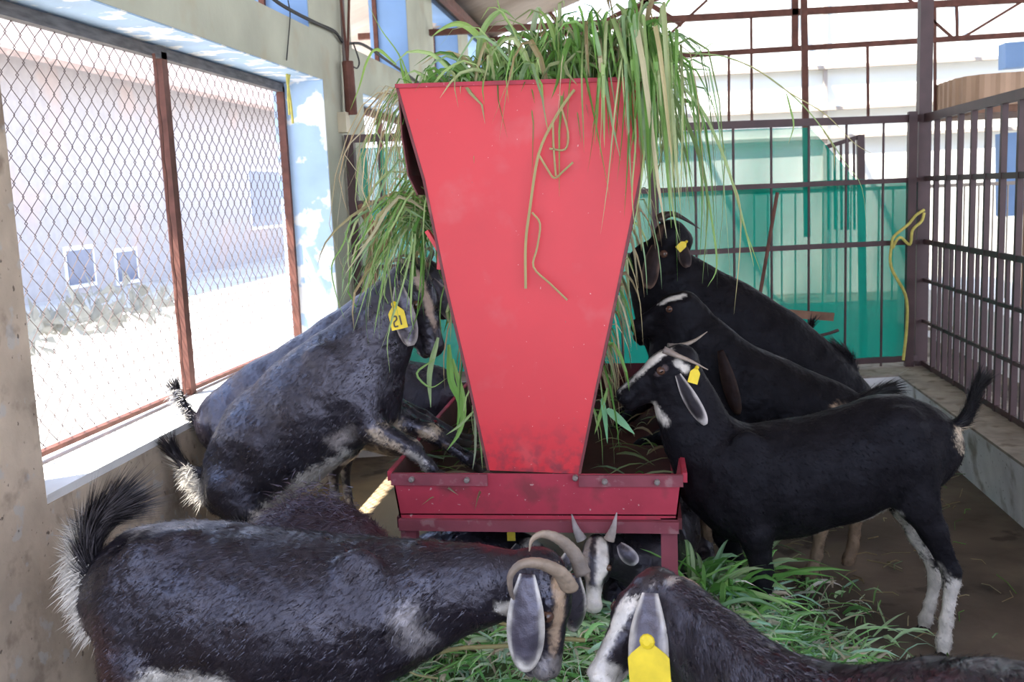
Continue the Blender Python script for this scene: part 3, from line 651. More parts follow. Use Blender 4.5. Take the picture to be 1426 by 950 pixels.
stalk('hanging_leaves', 'loose blades hanging in front of the leaping goat face', [
    ([(575, 310), (572, 350), (560, 400), (540, 470), (543, 520)], 3.1, .006, lg), ([(580, 300), (575, 370), (572, 430), (576, 460)], 3.1, .007, lg), ([(545, 330), (532, 400), (520, 470)], 3.12, .006, gr), ([(490, 300), (478, 340), (462, 370), (468, 410), (480, 445)], 3.15, .005, gr)])
stalk('hanging_leaves', 'broad green leaves hanging over the left trough edge by the panel', [
    ([(625, 480), (628, 530), (640, 560), (636, 600)], 3.12, .022, (.26, .52, .12)), ([(630, 500), (645, 560), (640, 600), (622, 628)], 3.1, .018, (.30, .52, .14)), ([(610, 470), (598, 520), (600, 568)], 3.14, .018, (.34, .46, .22)), ([(605, 500), (580, 520), (600, 540), (625, 525)], 3.12, .008, gr), ([(660, 572), (640, 592), (621, 606)], 3.05, .010, lg), ([(664, 560), (668, 600), (672, 655)], 3.04, .010, lg), ([(660, 560), (662, 620), (658, 655)], 3.04, .008, (.40, .46, .30))])
stalk('hanging_leaves', 'pale green leaf ends below the striped goat chin', [
    ([(838, 555), (842, 580), (846, 618)], 3.08, .016, (.22, .50, .26)), ([(845, 570), (862, 585), (884, 605)], 3.08, .026, (.24, .50, .28)), ([(846, 540), (835, 580), (828, 605)], 3.08, .012, gr)])

# ------------------------------------------------------------------ grass heap on the floor
hc = [(-.30, 2.86, .50, .30, .17), (.12, 3.0, .42, .34, .16), (.20, 3.22, .24, .30, .19), (.42, 2.95, .26, .22, .06), (-.55, 2.75, .25, .2, .08)]
def hz(x, y): return max([0]+[h*max(0, 1-((x-cx)/rx)**2-((y-cy)/ry)**2) for cx, cy, rx, ry, h in hc])
V = []; Fc = []; nx, ny = 60, 50
for j in range(ny+1):
    for i in range(nx+1): x = -.95+1.75*i/nx; y = 2.45+1.3*j/ny; z = hz(x, y); V.append((x, y, z+(rng.random()*.02 if z > 0 else -.03)))
for j in range(ny):
    for i in range(nx): a = j*(nx+1)+i; Fc.append((a, a+1, a+nx+2, a+nx+1))
heap = tag(MB().add(V, Fc).build('grass_heap', M['haybase']), 'heap of green cut grass on the floor under the goats heads', 'fodder', kind='stuff')
q = MB(); k = 0
while k < 4600:
    x = -.9+1.7*random.random(); y = 2.5+1.2*random.random(); z = hz(x, y)
    if z < .015 and random.random() > .10: continue
    k += 1; a = random.random()*2*math.pi; L_ = .07+.13*random.random()
    fl = random.random() < .8
    v = A(math.cos(a)*L_, math.sin(a)*L_, (.03+.05*random.random()) if fl else .10+.10*random.random())
    blade(q, arc(A(x, y, z+.01), v, (.05 if fl else .13), 5, .004), .006+.011*random.random()**2, tuple(np.clip(A(*gcol(.16))*A(1.5, 1.55, 2.2), 0, 1)))
for k in range(120):          # upright tuft right of centre
    p = A(random.gauss(.19, .08), random.gauss(3.22, .08), .15); a = random.random()*2*math.pi
    v = A(.10+random.gauss(0, .12), random.gauss(-.03, .1), .22+.16*random.random())
    blade(q, arc(p, v, .12+.2*random.random(), 7), .010+.016*random.random(), tuple(A(*gcol(.05))*A(1.15, 1.25, 1.35)))
q.build('heap_blades', M['grass'], heap)
q = MB()
for pts, y, r in (([(505, 948), (545, 925), (590, 915), (640, 903), (700, 900), (760, 893)], 2.62, .006), ([(640, 868), (680, 865), (705, 870)], 2.7, .006), ([(720, 893), (780, 890), (815, 892)], 2.6, .006), ([(505, 950), (530, 925), (545, 918), (570, 930)], 2.5, .003), ([(560, 930), (580, 940), (610, 945)], 2.5, .003)):
    q.tube(catmull([atY(u, v, y) for u, v in pts], 4), r, n=6, c=straw)
tag(q.build('dry_stalks', M['grass']), 'pale dry stalks lying across the front of the grass heap', 'grass stalks', kind='stuff')
# straw litter on the floor
q = MB()
for k in range(420):
    x = -.9+2.4*random.random(); y = 2.7+3.4*random.random(); a = random.random()*math.pi; L_ = .04+.16*random.random()**2
    p = A(x, y, .008+.012*random.random()); d = A(math.cos(a), math.sin(a), 0)*L_
    q.tube([p, p+d*.5+(random.gauss(0, .01), random.gauss(0, .01), .006), p+d], .0012+.0015*random.random(), n=4, c=tuple(A(*gcol(.7))*.8))
tag(q.build('straw_litter', M['grass']), 'scattered straw and grass bits on the dark floor', 'straw', kind='stuff')
# ================================================================== GOATS
def surface_nets(Fd, org, h):
    S = Fd < 0; nx, ny, nz = Fd.shape
    c = np.zeros((nx-1, ny-1, nz-1), int)
    offs = [(i, j, k) for i in (0, 1) for j in (0, 1) for k in (0, 1)]
    for (i, j, k) in offs: c += S[i:nx-1+i, j:ny-1+j, k:nz-1+k]
    act = (c > 0) & (c < 8); idx = np.argwhere(act); ids = -np.ones(act.shape, int); ids[act] = np.arange(len(idx))
    I, J, K = idx.T; acc = np.zeros((len(idx), 3)); cnt = np.zeros(len(idx))
    for a in offs:
        for ax in range(3):
            if a[ax]: continue
            b = list(a); b[ax] = 1
            fa = Fd[I+a[0], J+a[1], K+a[2]]; fb = Fd[I+b[0], J+b[1], K+b[2]]
            m = (fa < 0) != (fb < 0); t = np.where(m, fa/np.where(m, fa-fb, 1), 0)
            p = np.array(a, float)[None].repeat(len(idx), 0); p[:, ax] += t
            acc[m] += p[m]; cnt[m] += 1
    V = (idx+acc/cnt[:, None])*h+org
    quads = []
    for ax in range(3):
        sl0 = [slice(1, -1)]*3; sl0[ax] = slice(0, -1); sl1 = list(sl0); sl1[ax] = slice(1, None)
        A0 = S[tuple(sl0)]; A1 = S[tuple(sl1)]; e = np.argwhere(A0 != A1)
        if len(e) == 0: continue
        e0 = e.copy()
        for q in range(3):
            if q != ax: e0[:, q] += 1
        u, v = [(1, 2), (2, 0), (0, 1)][ax]
        flip = A0[tuple(e.T)]
        def cid(du, dv):
            g = e0.copy(); g[:, u] -= du; g[:, v] -= dv; return ids[g[:, 0], g[:, 1], g[:, 2]]
        Q = np.stack([cid(1, 1), cid(0, 1), cid(0, 0), cid(1, 0)], 1)
        Q[~flip] = Q[~flip][:, ::-1]; quads.append(Q)
    return V, np.concatenate(quads)
def cone_d(X_, p0, p1, r0, r1, n=None, s=1.0):
    """distance to a tapered capsule, squashed by s along the direction n"""
    if n is not None and s != 1.0:
        k = 1/s-1; c = (p0+p1)/2
        X_ = X_+((X_-c)@n)[..., None]*n*k; p0 = p0+((p0-c)@n)*n*k; p1 = p1+((p1-c)@n)*n*k
    d = p1-p0; L2 = d@d+1e-12; t = np.clip(((X_-p0)@d)/L2, 0, 1)
    q = X_-p0-t[..., None]*d
    return np.sqrt((q*q).sum(-1))-(r0+(r1-r0)*t)
BLACK = A(.010, .009, .011); DKBR = A(.030, .018, .017); WHITE = A(.66, .62, .56); TAN = A(.38, .27, .18); CREAM = A(.55, .45, .33)
DARKEAR = A(.05, .045, .055)
class Goat:
    def __init__(s, name, label, A0, A1, h=.008, base=BLACK, group=None, foot=None):
        s.O = np.asarray(A0, float); d = np.asarray(A1, float)-s.O; d[2] = 0; s.h = nrm(d)
        n = A(-s.h[1], s.h[0], 0); s.n = n if n@(CP-s.O) > 0 else -n      # lateral axis, + towards the camera
        s.vox = h; s.pr = []; s.paint = []; s.base = base; s.parts = []
        loc = s.O.copy() if foot is None else np.asarray(foot, float); loc[2] = 0
        s.root = thing(name, loc, label, 'goat', group)
    def P(s, u, v, lat=0.0):
        r = ray(u, v); o = s.O+s.n*lat; return CP+r*(((o-CP)@s.n)/(r@s.n))
    def G(s, u, z, lat=0.0, v=900):
        p = s.P(u, v, lat); p[2] = z; return p
    def cone(s, p0, p1, r0, r1, sq=1.0, n=None, k=.02): s.pr.append((np.asarray(p0, float), np.asarray(p1, float), r0, r1, n if n is not None else s.n, sq, k))
    def cut(s, p0, p1, r0, r1, k=.006): s.pr.append((np.asarray(p0, float), np.asarray(p1, float), r0, r1, None, 1.0, -k))
    def trunk(s, st, k=.045):
        """stations (u1,v1,u2,v2,width m, lat)"""
        C = []
        for q in st:
            a = s.P(q[0], q[1], q[5] if len(q) > 5 else 0); b = s.P(q[2], q[3], q[5] if len(q) > 5 else 0)
            r = np.linalg.norm(a-b)/2; C.append(((a+b)/2, r, q[4]/2))
        for (a, ra, wa), (b, rb, wb) in zip(C[:-1], C[1:]):
            s.cone(a, b, ra, rb, sq=(wa+wb)/(ra+rb), k=k)
        s.C = C
    def leg(s, pts, k=.018, sq=1.0):
        """pts: (point, radius)"""
        for (a, ra), (b, rb) in zip(pts[:-1], pts[1:]): s.cone(a, b, ra, rb, k=k, sq=sq)
        s.hoof(pts[-1][0], nrm(pts[-1][0]-pts[-2][0]), pts[-1][1])
    def hoof(s, p, d, r):
        f = s.h*(1 if not hasattr(s, 'back') else -1)
        if abs(d[2]) < .5: f = nrm(A(0, 0, 1))
        d = nrm(d*.75+nrm(s.h)*.35) if d[2] < -.5 else nrm(d)
        a = nrm(np.cross(d, s.n)); m = MB()
        for sd in (-1, 1):
            c = p+s.n*sd*r*.52; V = []
            for t, wd, ln in ((-.006, .42, .85), (.022, .50, 1.0), (.044, .56, 1.15)):
                for k in range(10):
                    th = 2*math.pi*k/10; V.append(c+d*t+s.n*math.cos(th)*r*wd+a*math.sin(th)*r*ln)
            Fc = [(i*10+k, i*10+(k+1) % 10, (i+1)*10+(k+1) % 10, (i+1)*10+k) for i in range(2) for k in range(10)]+[tuple(range(10)), tuple(range(20, 30))[::-1]]
            m.add(V, Fc)
        s.parts.append(('hoof', m, M['hoof']))
    # ---- head
    def head(s, poll, nose, up, scale=1.0, k=.016):
        poll = np.asarray(poll, float); x = nrm(np.asarray(nose, float)-poll); L = np.linalg.norm(np.asarray(nose, float)-poll); S = L/.235*scale
        y = nrm(np.cross(np.asarray(up, float), x)); z = np.cross(x, y)
        s.H = lambda a, b, c: poll+(x*a+y*b+z*c)*S
        s.hx, s.hy, s.hz, s.hS, s.h0 = x, y, z, S, poll
        H = s.H; c = s.cone
        c(H(.035, 0, -.038), H(.085, 0, -.036), .055*S, .050*S, .86, y, k)
        c(H(.07, 0, -.030), H(.205, 0, -.052), .046*S, .027*S, .82, y, k)
        c(H(.03, 0, -.075), H(.10, 0, -.086), .036*S, .030*S, .95, y, k)
        c(H(.10, 0, -.082), H(.212, 0, -.083), .029*S, .016*S, .95, y, k)
        c(H(.212, .007, -.056), H(.212, -.007, -.056), .0245*S, .0245*S, 1, None, .012)
        c(H(.208, 0, -.090), H(.218, 0, -.086), .014*S, .012*S, 1.1, y, .008)
        for q in (-1, 1):
            c(H(.072, q*.034, -.018), H(.105, q*.034, -.026), .018*S, .015*S, 1, None, .012)
            c(H(.115, q*.026, -.058), H(.06, q*.034, -.058), .018*S, .022*S, 1, None, .02)
            s.cut(H(.232, q*.010, -.046), H(.226, q*.018, -.048), .0035*S, .0045*S)
            s.cut(H(.236, q*.004, -.076), H(.165, q*.030, -.074), .0022*S, .0028*S, .004)
            s.cut(H(.090, q*.058, -.020), H(.100, q*.056, -.023), .009*S, .009*S, .006)
            e = MB(); o = H(.094, q*.0435, -.021); R = .0128*S; V = []; nn_ = 12
            for i in range(nn_+1):
                for j in range(16):
                    a = math.pi*i/nn_; b = 2*math.pi*j/16; V.append(o+R*(y*q*math.cos(a)+x*math.sin(a)*math.cos(b)+z*math.sin(a)*math.sin(b)))
            Fc = [(i*16+j, i*16+(j+1) % 16, (i+1)*16+(j+1) % 16, (i+1)*16+j) for i in range(nn_) for j in range(16)]
            e.add(V, Fc)
            pu = MB(); cc = o+y*q*R*1.01; pu.add([cc+x*.0065*S, cc+z*.0024*S, cc-x*.0065*S, cc-z*.0024*S], [(0, 1, 2, 3)] if q*1 > 0 else [(3, 2, 1, 0)])
            s.parts.append(('eye', e, M['eye'], ('pupil', pu, M['pupil'])))
    def hp(s, a0, a1, r0, r1, col, soft=.006, both=True):
        """paint in head coordinates (m at scale 1)"""
        for q in ((1, -1) if both else (1,)):
            s.paint.append((s.H(a0[0], a0[1]*q, a0[2]), s.H(a1[0], a1[1]*q, a1[2]), r0*s.hS, r1*s.hS, col, soft, 1))
    def pt(s, p0, p1, r0, r1, col, soft=.012, flat=6): s.paint.append((np.asarray(p0, float), np.asarray(p1, float), r0, r1, col, soft, flat))
    def ptl(s, *a, **k): s.pt(*a, flat=1.6, **k)
    def ear(s, base, tip, wd, face, inner=DARKEAR, rim=WHITE, rimw=.22, bow=.015, tagd=None, label=None):
        """pendulous ear: leaf from base to tip, broad side facing direction face"""
        base = np.asarray(base, float); tip = np.asarray(tip, float); d = tip-base; L = np.linalg.norm(d); d = nrm(d)
        face = np.asarray(face, float); f = nrm(face-d*(face@d)); sd = np.cross(d, f); m = MB(); ni, nj = 22, 12
        V = []; C = []
        for layer in (0, 1):
            for i in range(ni+1):
                t = i/ni; w_ = wd*(.40+.60*math.sin(min(1, t/.55)*math.pi/2) if t < .55 else math.sqrt(max(0, 1-((t-.55)/.47)**2.2)))
                w_ = max(w_, wd*.05)
                for j in range(nj+1):
                    q = 2*j/nj-1; p = base+d*L*t+sd*w_/2*q+f*(bow*math.sin(t*math.pi)-.28*w_*q*q+.25*w_*(1-t)*q*q)
                    p = p+f*(.0035 if layer == 0 else -.0035)*(1-q*q*.9)*(1-t*.5)
                    V.append(p); e = min(1-abs(q), (1-t)*2.2)
                    a = 1/(1+math.exp(-(e-rimw+.05*math.sin(t*17+q*5))*22)) if rimw > 0 else 1
                    C.append(tuple(rim*(1-a)+inner*a))
        Fc = []; N = (ni+1)*(nj+1)
        for i in range(ni):
            for j in range(nj):
                a = i*(nj+1)+j; Fc += [(a, a+1, a+nj+2, a+nj+1), (N+a+nj+1, N+a+nj+2, N+a+1, N+a)]
        for i in range(ni):
            for j in (0, nj):
                a = i*(nj+1)+j; Fc.append((a, a+nj+1, N+a+nj+1, N+a) if j == 0 else (N+a, N+a+nj+1, a+nj+1, a))
        for j in range(nj): a = ni*(nj+1)+j; Fc.append((a, a+1, N+a+1, N+a)); Fc.append((N+j, N+j+1, j+1, j))
        m.V = [tuple(v) for v in V]; m.F = Fc; m.C = C
        s.parts.append(('ear', m, M['coat'], None, label))
    def tagp(s, c, right, up, face, wd, ht, text=None, slant=0, label='yellow plastic ear tag'):
        c, right, face = [np.asarray(a, float) for a in (c, right, face)]; face = nrm(face); right = nrm(right-face*(right@face)); up = np.cross(face, right)
        up = up if up@(A(0, 0, 1)) > -2 else -up
        m = MB(); out_ = [(-.5, -.5), (.5, -.5), (.5, .12), (.42, .2), (.17, .36), (.15, .5), (-.15, .5), (-.17, .36), (-.42, .2), (-.5, .12)]
        m.plate([c+right*x*wd+up*y*ht for x, y in out_], .003)
        b = c+up*ht*.44+face*.004
        m.tube([b, b+face*.004, b+face*.008], [wd*.19, wd*.17, wd*.08], n=12)
        ink = None
        if text:
            ink = MB()
            for (x0, y0, x1, y1) in text: ink.beam(c+right*x0*wd+up*y0*ht+face*.0042, c+right*x1*wd+up*y1*ht+face*.0042, .005, .0015, up=tuple(face))
        s.parts.append(('ear_tag', m, M['yellow'], ('tag_marking', ink, M['ink']) if ink else None, label))
    def horn(s, P, r, c0=A(.10, .08, .07), c1=A(.34, .28, .22), label=None, flat=.7):
        P = catmull(P, 9); n = len(P); m = MB()
        R = [max(.0018, r*(1-(i/(n-1))**1.25*.92)*(1+.045*math.sin(i*2.1))) for i in range(n)]
        m.tube(P, R, n=14, sq=flat, cols=[c0*(1-i/(n-1))+c1*(i/(n-1)) for i in range(n)]); s.parts.append(('horn', m, M['horn'], None, label))
    def tail(s, P, r0, r1, hl=.07, n=900, cols=(BLACK,), under=None, spread=.6):
        """fleshy core goes into the body, long hair is its own part"""
        Q = catmull(P, 8); m = len(Q)
        for i in range(m-1): s.cone(Q[i], Q[i+1], r0+(r1-r0)*i/(m-1), r0+(r1-r0)*(i+1)/(m-1), k=.012)
        mb = MB()
        for k in range(n):
            t = random.random()**.8; i = min(int(t*(m-1)), m-2); p = Q[i]; d = nrm(Q[i+1]-Q[i])
            v = rng.normal(size=3); v = nrm(v-d*(v@d)); r = r0+(r1-r0)*t
            L = hl*(.5+.8*random.random())*(.75+.5*t); dr = nrm(d+v*spread*(.5+random.random()))
            col = random.choice(cols)
            if under is not None and v@under[0] > .15 and t < under[2]: col = under[1]
            a = p+v*r*.8; b = a+dr*L*.5; c = a+dr*L+d*L*.25-A(0, 0, .08*L)
            s_ = nrm(np.cross(dr, v))*.0014
            mb.add([a-s_, a+s_, b+s_*.8, b-s_*.8, c], [(0, 1, 2, 3), (3, 2, 4)], tuple(np.asarray(col)*(.8+.4*random.random())))
        s.parts.append(('tail_hair', mb, M['hair'], None, None))
    def fringe(s, P, d, L, n, cols, spread=.35, r=.012, name='rump_hair'):
        Q = catmull(P, 8); mb = MB(); d = nrm(d)
        for k in range(n):
            i = random.randrange(len(Q)); p = Q[i]+rng.normal(size=3)*r; dr = nrm(d+rng.normal(size=3)*spread*.6); l = L*(.5+.8*random.random())
            s_ = nrm(np.cross(dr, s.n+rng.normal(size=3)*.2))*.0013; b = p+dr*l*.5; c = p+dr*l-A(0, 0, .12*l); s2 = s_*.7
            mb.add([p-s_, p+s_, b+s2, b-s2, c], [(0, 1, 2, 3), (3, 2, 4)], tuple(np.asarray(random.choice(cols))*(.85+.3*random.random())))
        s.parts.append((name, mb, M['hair'], None, 'long pale hair' if cols[0][0] > .3 else None))
    def build(s, fur=9000, fl=.014, coat='coat', fur_zone=None):
        h = s.vox; lo = np.min([np.minimum(p[0]-p[2], p[1]-p[3]) for p in s.pr if p[6] > 0], 0)-.05; hi = np.max([np.maximum(p[0]+p[2], p[1]+p[3]) for p in s.pr if p[6] > 0], 0)+.05
        N = np.ceil((hi-lo)/h).astype(int)+1; ax = [lo[i]+np.arange(N[i])*h for i in range(3)]
        Fd = np.full(N, .5, np.float32)
        for (p0, p1, r0, r1, n, sq, k) in s.pr:
            kk = abs(k); R = max(r0, r1)*max(1, sq)+kk+3*h; a = np.minimum(p0, p1)-R; b = np.maximum(p0, p1)+R
            i0 = np.maximum(0, np.floor((a-lo)/h).astype(int)); i1 = np.minimum(N, np.ceil((b-lo)/h).astype(int)+1)
            if np.any(i1 <= i0): continue
            g = np.stack(np.meshgrid(*[ax[q][i0[q]:i1[q]] for q in range(3)], indexing='ij'), -1)
            d = cone_d(g, p0, p1, r0, r1, n, sq); sl = tuple(slice(i0[q], i1[q]) for q in range(3)); f = Fd[sl]
            if k > 0: e = np.maximum(kk-np.abs(f-d), 0)/kk; Fd[sl] = np.minimum(f, d)-e*e*kk*.25
            else: e = np.maximum(kk-np.abs(f+d), 0)/kk; Fd[sl] = np.maximum(f, -d)+e*e*kk*.25
        V, Q = surface_nets(Fd, lo, h)
        # colour of the coat
        nz = .010*(np.sin(V[:, 0]*61+V[:, 2]*37)*np.sin(V[:, 1]*53+V[:, 2]*71+1.3))+.006*rng.normal(size=len(V))
        col = np.tile(s.base, (len(V), 1))
        def paint(X_, col, nz):
            for (p0, p1, r0, r1, c, soft, fl_) in s.paint:
                d = cone_d(X_, p0, p1, r0, r1, s.n, fl_)+nz*(min(1, soft/.012) if soft > .009 else .25); w_ = np.clip(.5-d/(2*soft), 0, 1)[:, None]; w_ = w_*w_*(3-2*w_); col = col*(1-w_)+np.asarray(c)*w_
            return col
        col = paint(V, col, nz)
        # vertex normals
        e1 = V[Q[:, 2]]-V[Q[:, 0]]; e2 = V[Q[:, 3]]-V[Q[:, 1]]; fn = np.cross(e1, e2); vn = np.zeros_like(V)
        for j in range(4): np.add.at(vn, Q[:, j], fn)
        vn /= np.linalg.norm(vn, axis=1)[:, None]+1e-12
        faces = Q.tolist(); VV = V; CC = col; NN = vn
        if fur:
            m = fur; pick = rng.choice(len(V), m); p = V[pick]+rng.normal(size=(m, 3))*h*.4; n = vn[pick]
            fl_ = np.tile(-s.h*.7+A(0, 0, -.65), (m, 1))+rng.normal(size=(m, 3))*.22
            if hasattr(s, 'hx'):
                dd = np.linalg.norm(p-s.H(.1, 0, -.04), axis=1); hd = dd < .15*s.hS; fl_[hd] = -s.hx+rng.normal(size=(hd.sum(), 3))*.15
                near = (dd < .15*s.hS)
            else: near = np.zeros(m, bool)
            t = fl_-n*(fl_*n).sum(1)[:, None]; t /= np.linalg.norm(t, axis=1)[:, None]+1e-9
            ln = fl*(.6+.8*rng.random(m))*np.where(near, .45, 1); dr = t*.94+n*.22
            sd = np.cross(t, n)*(.0008+.0007*rng.random((m, 1))); a = p-n*.002; nf = n*.8+t*(rng.normal(size=(m, 1))*.30)+np.cross(t, n)*(rng.normal(size=(m, 1))*.22); nf /= np.linalg.norm(nf, axis=1)[:, None]
            tri = np.stack([a-sd, a+sd, a+dr*ln[:, None]], 1).reshape(-1, 3)
            b = len(V); VV = np.concatenate([V, tri]); CC = np.concatenate([col, np.repeat(col[pick]*(.85+.4*rng.random((m, 1))), 3, 0)]); NN = np.concatenate([vn, np.repeat(nf, 3, 0)])
            faces = faces+[(b+3*i, b+3*i+1, b+3*i+2) for i in range(m)]
        link('body', VV, faces, M[coat], s.root, col=CC, smooth=True, normals=NN)
        for q in s.parts:
            o = q[1].build(q[0], M[coat] if q[0] == 'ear' else q[2], s.root, smooth=q[0] in ('eye', 'ear', 'horn', 'hoof'))
            if len(q) > 4 and q[4]: o['label'] = q[4]
            if len(q) > 3 and q[3]: q[3][1].build(q[3][0], q[3][2], o)
        return s.root

# ---- foreground left goat, walking pose, head down in the grass
g = Goat('goat', 'large glossy black goat in the left foreground, head down in the grass heap', (-1, 2.25, 0), (0, 2.25, 0), .0075, base=A(.010, .008, .012))
P, G = g.P, g.G
g.trunk([(152, 800, 158, 885, .15), (200, 748, 205, 910, .24), (232, 734, 250, 935, .30), (310, 737, 312, 950, .35), (400, 748, 400, 965, .36), (480, 753, 478, 955, .31), (543, 757, 545, 925, .25), (598, 760, 600, 892, .17), (660, 765, 662, 868, .135), (728, 768, 722, 850, .12)])
for l in (.09, -.09):
    dx = 0 if l > 0 else 60
    g.leg([(P(192+dx*.3, 870, l*.7), .100), (G(190+dx*.5, .42, l*.9), .088), (G(150+dx, .27, l), .034), (G(150+dx, .24, l), .027), (G(172+dx, .09, l), .020), (G(180+dx, .05, l), .021), (G(188+dx, .03, l), .019)], k=.03)
    g.leg([(P(520-dx*.2, 860, l*.8), .085), (G(500-dx*.4, .40, l*.9), .05), (G(510-dx, .24, l), .028), (G(510-dx, .20, l), .022), (G(508-dx, .08, l), .018), (G(512-dx, .05, l), .02), (G(518-dx, .03, l), .018)], k=.03)
g.cone(P(500, 790, .10), P(540, 890, .10), .045, .06, .5, k=.05)      # shoulder blade
g.cone(P(200, 790, .10), P(225, 880, .10), .06, .07, .5, k=.05)       # hip
g.cone(P(255, 752, .06), P(205, 760, .06), .02, .02, k=.05)
hn = P(800, 922, .0); hp_ = P(772, 775, .0)
g.head(hp_, hn, (.80, -.12, .30), 1.14)
g.fringe([P(116, 770, .01), P(118, 800, .02), P(126, 835, .03), P(134, 865, .03)], (-.75, 0, -.55), .062, 1500, (WHITE*1.2, WHITE, WHITE*.8))
g.fringe([P(122, 740, 0), P(118, 775, 0)], (-.7, 0, .45), .05, 500, (WHITE*.8, A(.2, .2, .22), WHITE))
g.tail([P(146, 826), P(128, 800), P(122, 765), P(134, 732), P(160, 708)], .024, .011, .085, 3500, (BLACK, A(.05, .045, .05), A(.10, .09, .10)), (A(-.7, 0, -.5), WHITE, .55))
g.pt(P(118, 850, 0), P(135, 890, 0), .03, .012, WHITE); g.ptl(P(212, 945, .12), P(300, 958, .12), .03, .06, WHITE, .02); g.pt(P(300, 985), P(440, 985), .07, .07, WHITE, .02)
g.ptl(P(562, 850, .10), P(585, 885, .08), .022, .03, A(.30, .28, .28), .03); g.pt(P(700, 845, .04), P(735, 838, .04), .016, .024, WHITE, .01)
g.pt(P(135, 880, .1), P(150, 940, .1), .05, .08, A(.05, .022, .018), .05)
g.hp((.00, .030, .02), (.20, .032, -.03), .014, .011, TAN*1.35, .006); g.hp((.21, 0, -.05), (.235, 0, -.07), .03, .03, A(.2, .18, .17), .01)
g.ear(P(734, 800, .10), P(730, 936, .12), .088, (-.05, -1, .05), A(.045, .04, .055), WHITE*1.0, .20, .012)
g.ear(P(800, 800, -.08), P(800, 880, -.14), .06, (.3, -1, 0), DARKEAR, WHITE, .2)
hc0, hc1 = A(.17, .14, .12), A(.33, .25, .18)
g.horn([P(793, 818, .06), P(780, 798, .09), P(752, 785, .12), (P(726, 786, .14)), P(711, 802, .14), P(712, 826, .12), P(719, 838, .10)], .024, hc1, hc0)
g.horn([P(812, 800, -.02), P(800, 772, -.02), P(780, 752, -.01), P(757, 744, 0), P(741, 752, .01), P(737, 768, .02)], .020, hc0, hc1)
g.build(70000, .017, 'coat')

# ---- goat rearing at the left side with its forelegs in the trough
g = Goat('goat', 'dark grey goat with yellow ear tag, forelegs up on the left trough edge', (-1, 3.30, 0), (0, 3.30, 0), .0075, base=A(.018, .016, .021))
P, G = g.P, g.G
g.trunk([(308, 645, 325, 720, .14), (322, 596, 372, 712, .23), (356, 545, 408, 690, .29), (408, 497, 462, 645, .30), (452, 463, 505, 612, .26), (490, 432, 545, 525, .18), (520, 402, 560, 475, .13), (543, 382, 576, 448, .115)])
for l, du in ((.09, 0), (-.09, 70)):
    g.leg([(P(325, 680, l*.8), .095), (P(362+du*.3, 745, l), .06), (G(305+du*.6, .25, l, 800), .03), (G(306+du*.6, .22, l, 800), .024), (G(330+du*.6, .08, l, 860), .018), (G(335+du*.6, .05, l, 880), .02), (G(342+du*.6, .03, l, 890), .018)], k=.03)
g.leg([(P(505, 560, .07), .065), (P(520, 598, .09), .045), (P(571, 622, .09), .026), (P(578, 628, .09), .023), (P(598, 650, .09), .018), (P(606, 658, .09), .017)], k=.025)
g.leg([(P(525, 555, -.06), .06), (P(555, 588, -.07), .04), (P(596, 600, -.07), .026), (P(604, 606, -.07), .024), (P(652, 638, -.07), .018), (P(662, 648, -.07), .017)], k=.025)
g.cone(P(520, 540, 0), P(522, 565, 0), .085, .07, .8, k=.05); g.cone(P(445, 500, .10), P(500, 570, .10), .04, .05, .45, k=.05)
g.cone(P(330, 610, .09), P(345, 680, .09), .06, .07, .5, k=.05)
g.head(P(577, 368, 0), P(634, 484, .0), (.8, -.22, .3), 1.0)
g.tail([P(297, 662), P(275, 660), P(262, 655), P(248, 640), P(238, 622)], .018, .008, .055, 1000, (BLACK, A(.03, .025, .03)), (A(-.3, 0, -1), WHITE, .75))
g.fringe([P(262, 652, .02), P(272, 668, .03), P(286, 690, .04)], (-.8, 0, -.5), .055, 600, (WHITE*1.1, WHITE*.9, WHITE*.7), .7, .009)
g.pt(P(285, 680), P(290, 740), .022, .02, WHITE); g.pt(P(365, 725), P(440, 672), .045, .055, WHITE*.8, .012); g.pt(P(440, 672), P(488, 622), .055, .02, WHITE*.8, .012)
g.ptl(P(488, 606, .12), P(470, 616, .12), .02, .03, A(.3, .27, .26), .03)
g.pt(P(548, 610, .03), P(578, 645, .06), .018, .014, CREAM*.9); g.pt(P(540, 590, -.02), P(560, 615, -.02), .03, .03, CREAM*.9)
g.pt(P(575, 628, .06), P(602, 660, .06), .020, .018, WHITE*.9); g.ptl(P(604, 606, -.11), P(655, 642, -.11), .02, .02, TAN*1.2); g.pt(P(592, 603, -.06), P(608, 600, -.06), .018, .018, CREAM)
g.hp((.0, .030, .014), (.19, .022, -.014), .013, .010, A(.55, .42, .34), .005); g.hp((.21, 0, -.05), (.235, 0, -.07), .022, .022, A(.03, .03, .03), .01); g.hp((.13, 0, -.13), (.21, 0, -.11), .03, .02, WHITE*.9, .006)
g.ear(P(555, 398, .075), P(571, 482, .10), .078, (-.1, -1, .1), A(.04, .035, .045), A(.45, .40, .38), .16, .012)
g.ear(P(600, 390, -.06), P(640, 450, -.11), .07, (.3, -1, 0), DARKEAR, A(.4, .35, .33), .15)
g.tagp(P(553, 440, .115), (1, 0, .2), (0, 0, 1), (.05, -1, .1), .054, .088, [(-.28, .0, -.05, .0), (-.05, .0, -.05, -.12), (-.05, -.12, -.28, -.22), (-.28, -.22, -.28, -.38), (-.28, -.38, -.05, -.38), (.16, .0, .16, -.36)])
g.horn([P(572, 378, .02), P(566, 366, .03), P(552, 362, .03), P(538, 370, .03)], .014, A(.12, .1, .09), A(.3, .26, .22)); g.horn([P(584, 376, -.03), P(578, 362, -.04), P(562, 356, -.05), P(548, 362, -.05)], .014, A(.12, .1, .09), A(.3, .26, .22))
g.build(55000, .014)

